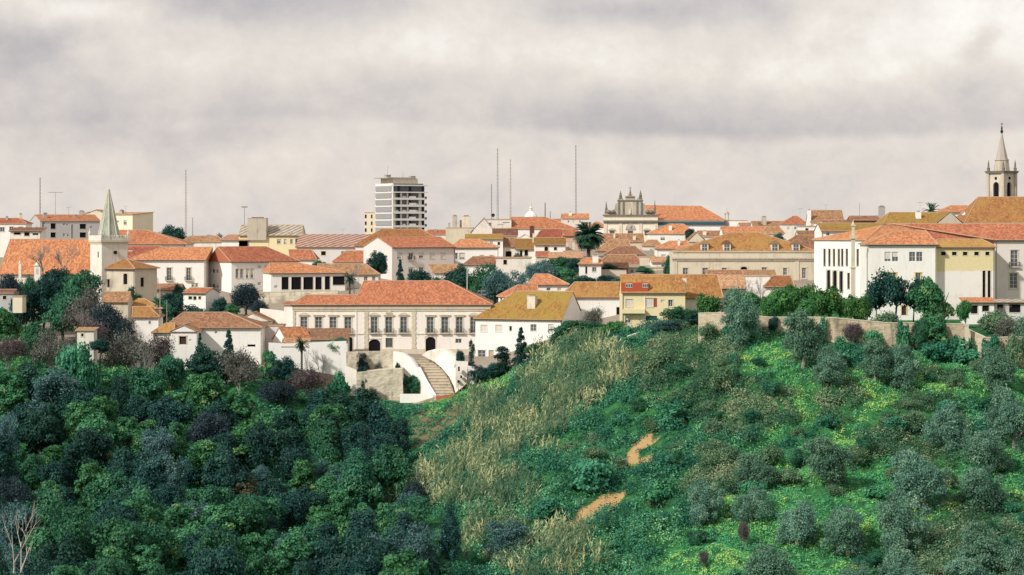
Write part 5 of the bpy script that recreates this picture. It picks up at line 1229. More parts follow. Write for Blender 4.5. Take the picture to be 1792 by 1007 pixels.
mb = MB(); mb.box(-1.1, 1.1, -.08, .08, h * .55, h * .63); mb.box(-.9, .9, -.08, .08, h * .82, h * .9); mb.build('cross_arm', MATS['mast'], r)
mast(891, 493, 530, 535, 'slim pole in front of the garden trees above the big ochre roof', .1, 'mast', 'utility_pole', 'p')
mast(937, 455, 482, 600, 'pale thin pole rising behind the little white hip roofed house', .1, 'white_paint', 'utility_pole', 'p')
mast(1011, 447, 470, 560, 'short grey pole left of the cottage with thick white chimney', .1, 'mast', 'utility_pole', 'p') if False else None
mast(280, 505, 560, 520, 'pale wooden pole among the trees right of the apse', .1, 'bark_pale', 'utility_pole', 'p')
mast(292, 525, 562, 520, 'shorter pale pole right of the taller wooden pole by the apse', .08, 'bark_pale', 'utility_pole', 'p')
mast(627, 460, 490, 575, 'pale thin pole behind the left part of the palace roof', .08, 'bark_pale', 'utility_pole', 'p')
r, h = mast(155, 372, 380, 800, 'rooftop television aerial left of the pointed spire', .07, kind='p', name='television_aerial'); mb = MB(); mb.tube((-1.3, 0, h), (1.3, 0, h + .2), .06, .06, 4); mb.tube((-1.1, 0, h - .4), (.8, 0, h - .2), .05, .05, 4); mb.build('boom', MATS['mast'], r)
def dish(px, py, Y, rpx, label, m='dish'):
    s = F / Y; r = rpx / s; root = empty('satellite_dish', at(px, py, Y)); tag(root, label, 'satellite dish'); mb = MB()
    P = [(0, 0), (r * .5, .06), (r, .28)]
    n = 12; rings = [[Vector((a * math.cos(2 * math.pi * i / n), -b, a * math.sin(2 * math.pi * i / n))) for i in range(n)] for a, b in P[1:]]
    for i in range(n):
        j = (i + 1) % n; mb.face([(0, 0, 0), rings[0][i], rings[0][j]]); mb.face([rings[0][i], rings[1][i], rings[1][j], rings[0][j]])
    mb.build('reflector', MATS[m], root); mb = MB(); mb.tube((0, .02, 0), (0, .3, -r * 2.2), .06, .06, 5); mb.tube((0, 0, -r * .6), (0, -.6, 0), .03, .03, 4); mb.build('bracket', MATS['mast'], root)
dish(863, 377, 738, 3.2, 'dark round satellite dish on the flat topped white house', 'iron')
dish(1685.5, 373.5, 570, 3.6, 'white round satellite dish between timber gable and big ochre church roof')

def stone_pillar():
    Y = 476; s = F / Y; root = empty('stone_pillar', at(1493, 560, Y)); tag(root, 'tall slim stone pillar with capital in front of the white wing', 'pillar'); z = lambda py: (560 - py) / s
    mb = MB(); mb.box(-.42, .42, -.42, .42, -1, z(470)); mb.box(-.55, .55, -.55, .55, z(470), z(467)); mb.box(-.36, .36, -.36, .36, z(467), z(418)); mb.box(-.6, .6, -.6, .6, z(418), z(412)); mb.box(-.26, .26, -.26, .26, z(412), z(396)); mb.box(-.42, .42, -.42, .42, z(396), z(393)); mb.lathe((0, 0, z(393)), [(.3, 0), (.2, .3), (.05, .9)], 8)
    mb.build('shaft', MATS['stone_light'], root)
stone_pillar()
# ------------------------------------------------------------------ walls, ramp stairs, terraces
def solid(name, pts, depth, mat, label, cat, group=None):
    """pts: (px, py, Y) outline of the face towards the viewer; depth: metres it goes back"""
    P = [at(*p) for p in pts]; b = Vector((sum(p.x for p in P) / len(P), sum(p.y for p in P) / len(P), min(p.z for p in P)))
    root = empty(name, b) if False else None
    mb = MB(); mb.extrude([p - b for p in P], (0, depth, 0)); o = mb.build(name, MATS[mat]); o.location = b; tag(o, label, cat, group, 'thing'); return o

def wall_run(name, pts, thick, mat, label, cap=True, down=2.0, group=None):
    """wall along (px, py_top, Y) points, reaching into the ground"""
    P = [at(*p) for p in pts]; b = P[0].copy(); b.z = min(gz(p.x, p.y) for p in P); mb = MB(); cb = MB()
    for p, q in zip(P, P[1:]):
        dirv = Vector((q.x - p.x, q.y - p.y, 0)); L = dirv.length; dirv.normalize(); nb = Vector((-dirv.y, dirv.x, 0)) * thick
        n = max(1, int(L / 4))
        for i in range(n):
            A, B = p.lerp(q, i / n), p.lerp(q, (i + 1) / n); ga, gb = gz(A.x, A.y - 1.5) - down, gz(B.x, B.y - 1.5) - down
            v = [Vector((A.x, A.y, ga)), Vector((B.x, B.y, gb)), B, A]; w = [x + nb for x in v]
            mb.face([x - b for x in v]); mb.face([x - b for x in (v[3], v[2], w[2], w[3])]); mb.face([x - b for x in w[::-1]])
            if i == 0: mb.face([x - b for x in (w[0], v[0], v[3], w[3])])
            if i == n - 1: mb.face([x - b for x in (v[1], w[1], w[2], v[2])])
            if cap:
                e = nb.normalized() * .08; up = Vector((0, 0, .14)); c = [A - e, B - e, B + nb + e, A + nb + e]; c = [x - b for x in c]
                cb.face([x + up for x in c]); cb.face([c[0], c[1], c[1] + up, c[0] + up])
    root = empty(name, b); tag(root, label, 'wall', group, 'thing'); mb.build('masonry', MATS[mat], root)
    if cap: cb.build('coping', MATS['stone_light'], root)
    return root

wall_run('retaining_wall', [(1222, 549, 446), (1262, 548, 444), (1345, 556, 441), (1428, 556, 439), (1460, 557, 438), (1555, 566, 437), (1600, 566, 437)], .7, 'rubble', 'long sandy garden wall below the citrus trees, left of the tall leafy tree')
wall_run('retaining_wall', [(1642, 568, 437), (1690, 568, 436.5)], .7, 'rubble', 'short sandy garden wall between tall leafy tree and square post, right')
wall_run('retaining_wall', [(1688, 575, 433), (1725, 592, 431), (1800, 590, 431), (1900, 592, 431)], .7, 'rubble', 'low sandy terrace wall at the right edge below the townhouse')
def posts():
    for px, t, b, Y, lb in ((1692, 570, 612, 431, 'square sandy post at the end of the garden wall'), (1714, 600, 624, 429, 'leaning short stone post below the low terrace wall, right')):
        s = F / Y; r = empty('gate_post', at(px, b, Y)); tag(r, lb, 'post'); mb = MB(); h = (b - t) / s
        mb.frame_box((-.28, -.28, -2), (.56, 0, 0), (0, .56, 0), (.0, 0, h + 2)); mb.build('shaft', MATS['stone_light'], r); mb = MB(); mb.box(-.36, .36, -.36, .36, h, h + .18); mb.build('cap', MATS['stone_white'], r)
posts()
wall_run('retaining_wall', [(452, 512, 583), (500, 511, 582), (592, 509, 580)], .8, 'rubble_pale', 'pale stone wall below the dark openings of the school pavilion')
wall_run('garden_wall', [(455, 540, 545), (500, 545, 540)], .5, 'white_aged', 'short pale wall behind the white cottages left of the palace', cap=False)
wall_run('garden_wall', [(1050, 473, 600), (1096, 474, 600)], .5, 'beige', 'plain beige garden wall below the white cottage near the palm')

# white stepped walls left of the ramp
solid('terrace_wall', [(470, 632, 499.5), (470, 600, 499.5), (500, 602, 499.5), (606, 597, 499.5), (606, 660, 499.5), (560, 652, 499.5), (520, 646, 499.5)], .6, 'white', 'big whitewashed terrace wall under the brown shed, left of the ramp', 'wall')
solid('terrace_wall', [(478, 640, 498), (493, 607, 498), (545, 607, 498), (604, 640, 498), (604, 680, 498), (560, 664, 498), (520, 656, 498)], .6, 'white', 'sloping whitewashed wall stepping down to the wood left of the ramp', 'wall') if False else None
solid('terrace_wall', [(604, 640, 496), (624, 648, 495), (624, 694, 495), (580, 690, 496), (580, 676, 496), (604, 676, 496)], .6, 'white_aged', 'white corner wall enclosing the small green terrace below the thin palm-like tree', 'wall')
solid('planter', [(574, 607, 498.8), (601, 607, 498.8), (601, 613, 498.8), (574, 613, 498.8)], .9, 'white', 'small white planter box at the whitewashed wall', 'planter') if False else None
# terrace front below the palace: upper set-back wall and lower stone wall
solid('terrace_wall', [(606, 616, 508), (700, 614, 508), (714, 618, 508), (720, 690, 508), (606, 690, 508)], .8, 'rubble_pale', 'upper pale stone terrace wall directly under the palace arched doors', 'wall')
solid('terrace_wall', [(622, 652, 501), (660, 648, 501), (704, 646, 501), (706, 712, 501), (622, 712, 501)], 7.5, 'rubble_pale', 'lower pale stone terrace wall with dripping stains left of the ramp', 'wall')
solid('terrace_wall', [(700, 690, 498.2), (745, 690, 497.4), (764, 692, 497), (764, 715, 497), (700, 722, 498.2)], .7, 'white', 'low white wall at the foot of the dark triangular garden beside the ramp', 'wall')

def ramp():
    """curving stepped ramp between two white parapets, one thing with its walls"""
    root = empty('stepped_ramp', at(765, 695, 496)); b = root.location; tag(root, 'curving tan stepped ramp rising between white parapet walls to the palace', 'stairs')
    n = 15; L, Rr = [], []
    lp = [(723, 627, 514), (727, 635, 511.5), (735, 648, 508), (744, 664, 503.5), (752, 680, 500), (759, 694, 496.5)]
    rp = [(746, 627, 514), (760, 634, 511.5), (775, 647, 508), (786, 662, 503.5), (792, 677, 500), (797, 690, 496.5)]
    def interp(p, t):
        t = t * (len(p) - 1); i = min(int(t), len(p) - 2); f = t - i; a, c = p[i], p[i + 1]; return at(*[a[k] * (1 - f) + c[k] * f for k in range(3)])
    for kk in range(n + 1): L.append(interp(lp, kk / n)); Rr.append(interp(rp, kk / n))
    mb = MB()
    for i in range(n):
        a, c, d_, e = L[i], Rr[i], Rr[i + 1], L[i + 1]; z = (a.z + e.z) / 2 + (.0); z2 = z
        nose = 0 if i % 1 else 0
        top = [Vector((q.x, q.y, z)) - b for q in (a, c, d_, e)]; mb.face(top)
        zn = (L[i + 1].z + (L[min(i + 2, n)].z)) / 2 if i < n - 1 else z - 1.2
        f0, f1 = top[3], top[2]; mb.face([f0, f1, Vector((f1.x, f1.y, zn - b.z)), Vector((f0.x, f0.y, zn - b.z))], 1)
        mb.tube(f0 + Vector((0, -.05, -.05)), f1 + Vector((0, -.05, -.05)), .07, .07, 4, 1)
    mb.build('steps', [MATS['step_stone'], MATS['stone']], root)
    # left parapet: thick white wall whose outer face drops to the garden
    def parapet(line, hgt, th, name, drop):
        mb = MB()
        for p, q in zip(line, line[1:]):
            d = Vector((q.x - p.x, q.y - p.y, 0)).normalized(); nn = Vector((d.y, -d.x, 0)) * th
            a0, a1 = p + Vector((0, 0, hgt)), q + Vector((0, 0, hgt)); g0, g1 = p - Vector((0, 0, drop)), q - Vector((0, 0, drop))
            P = [x - b for x in (g0, g1, a1, a0)]; Q = [x + nn for x in P]
            mb.face(P); mb.face(Q[::-1]); mb.face([P[3], P[2], Q[2], Q[3]])
            if q is line[-1]: mb.face([P[1], Q[1], Q[2], P[2]])
            if p is line[0]: mb.face([Q[0], P[0], P[3], Q[3]])
        mb.build(name, MATS['white'], root)
    ll = [at(688, 617, 507.4), at(706, 620, 507), at(718, 628, 506.5), at(729, 645, 505.5), at(741, 668, 501), at(757, 694, 496)]
    parapet(ll, .25, -.9, 'parapet', 4.2)
    # right wall: tall, rounded top, falling away
    pts = [(738, 622, 511), (747, 615, 511), (762, 611, 510.5), (778, 612, 509.5), (790, 619, 507), (800, 629, 504), (812, 638, 501), (815, 672, 499.5), (797, 688, 497.5), (794, 676, 499), (786, 660, 503), (774, 645, 507), (760, 633, 510.5)]
    P = [at(*p) - b for p in pts]; mb = MB(); mb.extrude(P, (.9, 1.4, 0)); mb.build('side_wall', MATS['white_aged'], root)
ramp()
gw = solid('garden_wall', [(797, 633, 500.2), (819, 634, 500.2), (816, 676, 499), (797, 686, 498.2)], 2.5, 'white_aged', 'squared end block of the white wall right of the ramp', 'wall')
for px, py, w, h in ((803, 646, .35, .9), (807, 660, .4, .5), (802, 668, .4, .5)):
    p = at(px, py, 498.1); o = MB(); o.box(-w / 2, w / 2, 0, .9, -h / 2, h / 2); o = o.build('opening', MATS['dark_void'], gw); o.location = p - gw.location
solid('brick_wall', [(763, 694, 495.5), (797, 690, 495.2), (816, 672, 497), (824, 668, 498), (800, 688, 495), (783, 706, 494.5), (764, 710, 495)], .8, 'red_brick', 'broken red brick footing at the bottom of the ramp', 'wall')
solid('rubble_wall', [(706, 712, 496), (764, 694, 495.8), (764, 712, 495.5), (730, 720, 496), (706, 722, 496)], .8, 'rubble', 'rough stone footing under the low white wall by the ramp', 'wall')
wall_run('garden_wall', [(815, 640, 500), (830, 642, 500), (870, 640, 503)], .5, 'white', 'low white wall between ramp and the big mossy roofed house', cap=False)
wall_run('garden_wall', [(893, 640, 497), (935, 616, 497)], .5, 'white', 'white garden wall slanting up behind the dark conifer', cap=False)
wall_run('garden_wall', [(1052, 600, 470), (1078, 598, 470)], .5, 'white_aged', 'crumbling pale wall fragment among the bushes below the yellow house', cap=False)
wall_run('garden_wall', [(1100, 588, 468), (1124, 580, 470)], .5, 'white_aged', 'pale garden wall fragment under the yellow house balcony', cap=False)

# ------------------------------------------------------------------ ground cover
def sample(polys, dens, Ylo=300, Yhi=500, seed=0):
    """random ground points (per square metre) inside photo-plan polygons"""
    pts = []
    allp = [p for q in polys for p in q]; x0, x1 = min(p[0] for p in allp), max(p[0] for p in allp)
    A = 0.5 * (Yhi ** 2 - Ylo ** 2) * (x1 - x0) / F; n = int(A * dens)
    r = np.random.default_rng(seed); Y = np.sqrt(r.uniform(Ylo ** 2, Yhi ** 2, n)); px = r.uniform(x0, x1, n); x = (px - 896) * Y / F; z = gz_np(x, Y)
    py = HY + (CZ - z) * F / Y; wob = (fbm(x / 4, Y / 4, 5) - .5) * 50
    m = inany(px + wob, py + wob * .6, polys); return np.stack([x[m], Y[m], z[m]], 1), px[m], py[m]

def stuff(name, me, label, cat):
    o = bpy.data.objects.new(name, me); col.objects.link(o); tag(o, label, cat, kind='stuff'); return o

def mound(x, y, s, hmax, seed):
    n = fbm(x / s, y / s, seed, 3); return np.clip((n - .36) / .34, 0, 1) ** .8 * hmax

def cover(name, mat, polys, dens, leaf, r0, r1, label, cat, seed, exclude=None, per=34, Yhi=446, vs=6.0, tall=1.0, asp=.62):
    """low clumps of leaves over the ground: dens clumps per square metre, radius r0..r1"""
    P, px, py = sample(polys, dens, 300, Yhi, seed)
    if exclude:
        wob = (fbm(P[:, 0] / 3, P[:, 1] / 3, 9) - .5) * 26; m = ~inany(px + wob, py + wob * .6, exclude); P, px, py = P[m], px[m], py[m]
    n = len(P); big = np.clip(fbm(P[:, 0] / 5, P[:, 1] / 5, seed + 9, 3) * 1.8 - .4, 0, 1); r = r0 + (r1 - r0) * big * rng.uniform(.5, 1.2, n)
    cnt = np.maximum(8, (per * (r / ((r0 + r1) / 2)) ** 1.7)).astype(int); idx = np.repeat(np.arange(n), cnt); m = len(idx)
    q = unit(m); q[:, 2] = np.abs(q[:, 2]); rr = r[idx] * rng.uniform(.55, 1.1, m)
    C = P[idx] + q * rr[:, None] * np.array([1, 1, tall]); C[:, 2] += -.12 * r[idx]
    N = q + rng.normal(size=(m, 3)) * .5; N[:, 2] += .25
    tone = np.clip(fbm(P[:, 0] / vs, P[:, 1] / vs, seed + 3) * 1.5 - .42 + rng.normal(size=n) * .25, 0, 1)
    V = np.clip(tone[idx] + rng.normal(size=m) * .13, 0, 1)
    return stuff(name, leaf_mesh(name, C, N, leaf * rng.uniform(.6, 1.3, m), V, mat, asp), label, cat)

RIGHT = [[(880, 640), (960, 600), (1130, 575), (1230, 560), (1450, 588), (1560, 600), (1960, 620), (1960, 1080), (820, 1080), (820, 960), (760, 900), (720, 880), (740, 800), (840, 700)]]
LEFT = [[(-150, 560), (250, 600), (480, 640), (600, 690), (720, 715), (790, 720), (760, 800), (720, 880), (760, 920), (830, 1010), (830, 1150), (-150, 1150)]]
cover('ivy_cover', 'leaf_ivy', RIGHT, .80, .19, .5, 2.2, 'dark green creeper and nettle cover over the right slope', 'ground cover', 21, exclude=SOIL + GRASS + BRAMBLE, per=58, Yhi=492, tall=1.3)
cover('grass_cover', 'leaf_grass', GRASS[:4], 2.2, .15, .3, 1.0, 'bright green grass and weeds between the olive trees on the right slope', 'grass', 22, exclude=SOIL + BRAMBLE, per=22, vs=7.0)
cover('bramble_scrub', 'leaf_bramble', BRAMBLE, .95, .17, .5, 2.1, 'olive brown bramble thickets on the right slope', 'scrub', 23, exclude=SOIL, per=80, vs=5.0, Yhi=470, tall=1.3)
cover('undergrowth', 'leaf_ivy', LEFT, .45, .24, .6, 1.7, 'dark green undergrowth beneath the trees of the left wood', 'ground cover', 24, exclude=DEBRIS + SOIL, Yhi=500, per=36)
cover('grass_cover', 'leaf_grass', GRASS[4:], 1.6, .17, .3, .8, 'green grass patches in the gully and left wood below the houses', 'grass', 25, exclude=SOIL, Yhi=500, per=22)
cover('sparse_weeds', 'leaf_ivy', DEBRIS, .5, .17, .3, 1.1, 'sparse weeds over the rubbly ground below the ramp', 'grass', 26, Yhi=500)
cover('soil_weeds', 'leaf_bramble', SOIL[:4], .08, .14, .15, .45, 'scattered weeds growing over the bare soil scars', 'weeds', 28, per=18)
YEL = [[(1200, 945), (1240, 920), (1290, 900), (1300, 920), (1250, 950), (1215, 962)], [(1480, 690), (1560, 640), (1640, 660), (1700, 680), (1620, 705), (1520, 710)], [(1540, 780), (1640, 740), (1700, 770), (1600, 830)], [(1440, 960), (1480, 950), (1470, 980)], [(1380, 700), (1440, 680), (1440, 720), (1400, 740)]]
cover('flower_patch', 'flower_yellow', YEL, .7, .09, .4, .9, 'small yellow flowers dotted through the grass of the right slope', 'flowers', 27, per=9)

def reeds():
    P, px, py = sample(REEDS, 2.7, 300, 500, 31); n = len(P)
    cl = fbm(P[:, 0] / 2.6, P[:, 1] / 2.6, 41, 3); keep = rng.random(n) < np.clip((cl - .35) * 6, .08, 1); P = P[keep]; cl = cl[keep]; n = len(P)
    Hh = (2.2 + cl * 2.6) * rng.uniform(.7, 1.15, n)
    C, N, S, V, U = [], [], [], [], []
    tone = np.clip(fbm(P[:, 0] / 4, P[:, 1] / 4, 55, 3) * 2.2 - .68 + rng.normal(size=n) * .24, 0, 1)
    lean = rng.normal(size=(n, 2)) * .24 + np.array([.06, 0])
    for kk in range(7):
        t = (kk + .5) / 7 * rng.uniform(.85, 1.1, n); c = P.copy(); c[:, :2] += lean * (Hh * t)[:, None] + rng.normal(size=(n, 2)) * .10; c[:, 2] += Hh * t
        up = np.stack([lean[:, 0] + rng.normal(size=n) * .32, lean[:, 1] + rng.normal(size=n) * .32, np.ones(n)], 1)
        nn = np.stack([rng.normal(size=n) * .5 - .25, -np.ones(n) * .7, np.abs(rng.normal(size=n)) * .35 + .2], 1)
        C.append(c); N.append(nn); S.append(.50 * rng.uniform(.7, 1.3, n)); V.append(np.clip(tone + (kk / 7 - .5) * .0 + rng.normal(size=n) * .13, 0, 1)); U.append(up)
    me = leaf_mesh('reed_bed', np.concatenate(C), np.concatenate(N), np.concatenate(S), np.concatenate(V), 'reed', asp=.16, up=np.concatenate(U))
    stuff('reed_bed', me, 'tall tan and green cane reeds in a diagonal band up the gully', 'reeds')
reeds()

# ------------------------------------------------------------------ vegetation, one by one
def O(px, top, w, h, label, kind='olive', Y=None, **k): return T(kind, px, top, w, h, label, Y, **k)
GO = 'olive trees on the right slope'
for px, top, w, h, lb in (
    (1301, 512, 78, 95, 'big rounded olive tree rising in front of the garden wall, left end of the wall'),
    (1405, 545, 92, 100, 'wide olive tree against the garden wall below the citrus trees'),
    (1455, 600, 72, 75, 'dark olive tree just below the wide olive at the garden wall'),
    (1530, 595, 70, 75, 'left one of the two olives joined together below the middle of the garden wall'),
    (1575, 598, 66, 80, 'right one of the two olives joined together below the middle of the garden wall'),
    (1752, 612, 82, 76, 'olive tree by the right edge below the low terrace wall'),
    (1660, 700, 80, 90, 'slim upright olive tree in the brambles, upper right slope'),
    (1775, 680, 90, 110, 'olive tree cut by the right edge of the view, middle height'),
    (1730, 755, 90, 75, 'pale olive tree left of the one cut by the right edge'),
    (1451, 765, 98, 85, 'lone round olive tree in the centre of the green slope'),
    (1330, 795, 84, 70, 'olive tree left of the lone round olive, upper one of an overlapping pair'),
    (1315, 845, 70, 70, 'small olive, lower one of the overlapping pair left of the lone round olive'),
    (1228, 843, 66, 75, 'leftmost olive tree of the slope, small and dark trunked'),
    (1615, 790, 105, 105, 'large tall olive tree on the lower right slope with shadow on its right'),
    (1720, 812, 98, 84, 'bright grey olive tree right of the large tall olive'),
    (1395, 870, 92, 85, 'olive tree below the lone round olive, left of a row of three'),
    (1483, 880, 92, 100, 'middle olive tree of the row of three near the bottom'),
    (1570, 870, 95, 100, 'right olive tree of the row of three near the bottom'),
    (1720, 905, 105, 100, 'pale feathery olive near the bottom right corner'),
    (1590, 965, 110, 90, 'olive crown cut by the bottom edge, right of centre'),
    (1355, 960, 110, 80, 'greyish olive crown cut by the bottom edge, below the row of three'),
    (1690, 975, 110, 90, 'olive crown cut by the bottom edge near the right corner'),
    (1490, 990, 80, 60, 'tip of an olive crown barely showing at the bottom edge'),
    (1790, 950, 90, 90, 'olive tree in the bottom right corner'),
    (1810, 560, 80, 80, 'half seen olive tree at the right edge beside the townhouse porch')):
    O(px, top, w, h, lb, group=None)
# garden behind the wall
for px, top, w, h, kd, lb, Y in (
    (1243, 512, 54, 46, 'citrus', 'round green citrus tree left of the garden wall below the ochre roof', 462), (1365, 500, 68, 55, 'citrus', 'citrus tree right behind the big rounded olive', 455), (1345, 518, 44, 38, 'citrus', 'small yellow green citrus bush behind the garden wall left part', 449),
    (1398, 492, 62, 60, 'citrus', 'citrus tree with highest top of the row behind the wall', 460), (1440, 500, 78, 58, 'citrus', 'broad citrus tree in the middle of the garden row', 456), (1410, 520, 50, 36, 'citrus', 'pale yellowish citrus bush in front of the garden row', 448), (1318, 510, 56, 50, 'citrus', 'dark citrus tree peeking out above the big rounded olive', 462),
    (1500, 512, 52, 54, 'citrus', 'separate round citrus tree before the white block', 452), (1565, 480, 84, 82, 'garden', 'dark umbrella shaped garden tree before the white block', 456), (1598, 492, 50, 50, 'garden', 'smaller dark crown joined to the umbrella shaped garden tree', 458),
    (1641, 482, 82, 100, 'laurel', 'tall leafy light green tree hanging over the garden wall', 442), (1638, 548, 58, 70, 'laurel', 'lower hanging part tree of ivy spilling over the garden wall', 436), (1690, 520, 36, 50, 'citrus', 'narrow green tree right of the tall leafy tree', 458),
    (1190, 530, 60, 55, 'oak', 'green tree right of the yellow house', 474), (1222, 540, 50, 40, 'dark', 'dark shrub between yellow house and garden wall', 466), (1165, 555, 70, 46, 'blue', 'grey green bush below the yellow house', 466),
    (1740, 545, 66, 30, 'dry_bush', 'dry pale bush on the terrace in front of the porch', 448), (1768, 552, 60, 34, 'grey_bush', 'grey twiggy bush on the terrace at the right edge', 440), (1490, 560, 44, 46, 'brown_bush', 'brown creeper bush climbing over the garden wall', 437), (1545, 546, 60, 22, 'dry_bush', 'low dry hedge behind the wall under the umbrella shaped tree', 444),
    (1690, 590, 80, 46, 'shrub', 'bright bushy shrub against the wall right of the tall leafy tree', 430), (1640, 596, 70, 40, 'shrub', 'bushy shrub below the tall leafy tree at the wall foot', 431), (1480, 588, 40, 24, 'shrub', 'small green shrub at the wall foot between the olives', 434), (1520, 592, 30, 20, 'dry_bush', 'tiny dry shrub at the wall foot', 433)):
    T(kd, px, top, w, h, lb, Y)
for px, top, w, h, kd, lb, Y in ((1280, 556, 40, 30, 'shrub', 'ivy bush at the wall foot left of the big rounded olive', 441), (1355, 550, 26, 34, 'dark', 'dark ivy hanging over the wall right of the big rounded olive', 440), (1436, 552, 24, 30, 'shrub', 'green creeper spilling over the wall, below the broad citrus', 437.5), (1525, 576, 44, 24, 'shrub', 'low green bush along the wall foot under the brown creeper', 435), (1580, 560, 30, 40, 'shrub', 'green creeper on the wall under the umbrella shaped tree', 435), (1608, 556, 34, 50, 'oak', 'dark leafy bush at the wall, left of the hanging ivy tree', 435),
    (1735, 586, 44, 26, 'shrub', 'creeper bush on the low terrace wall, left part', 429), (1772, 584, 40, 30, 'dry_bush', 'dry creeper on the low terrace wall, right part', 429), (1672, 586, 30, 30, 'shrub', 'bright bush just left of the square post', 433), (1240, 566, 40, 26, 'dry_bush', 'dry bush covering the left end of the garden wall', 443)):
    T(kd, px, top, w, h, lb, Y)
T('bare', 1294, 478, 62, 55, 'leafless grey tree in front of the patchy orange roof', 478); T('bare', 1330, 482, 40, 40, 'small leafless tree before the white shed', 480); T('bare', 1755, 525, 50, 40, 'small leafless tree on the terrace below the townhouse', 455)
for px, top, w, h, lb in ((1303, 905, 26, 60, 'dark brown dead shrub below the overlapping olive pair'), (1232, 962, 26, 36, 'small dark brown dead shrub near the bottom on the green slope')): T('brown_bush', px, top, w, h, lb)
for px, top, w, h, kd, lb in ((1270, 640, 60, 46, 'dry_bush', 'dry bush on the slope below the big rounded olive'), (1155, 610, 70, 50, 'dry_bush', 'pale bush above the soil scar, upper slope'), (1030, 800, 100, 60, 'shrub', 'big dark green mound bush above the ochre soil scar'), (1150, 838, 70, 46, 'shrub', 'green mound right of the ochre soil scar'),
    (960, 870, 80, 46, 'shrub', 'dark bush at the foot of the reeds'), (1180, 700, 80, 44, 'shrub', 'leafy mound above the small soil scar'), (1600, 720, 60, 40, 'dry_bush', 'pale bramble mound left of the slim upright olive'), (1660, 820, 50, 36, 'dry_bush', 'straw coloured mound between large tall olive and bright grey olive'),
    (1500, 780, 50, 34, 'dry_bush', 'straw coloured mound right of the lone round olive'), (1250, 790, 60, 40, 'dry_bush', 'brownish mound left of the overlapping olive pair'), (1380, 820, 50, 34, 'dry_bush', 'brownish mound below the lone round olive'), (880, 905, 90, 80, 'blue', 'feathery grey green bush at the bottom centre between reeds')):
    T(kd, px, top, w, h, lb)

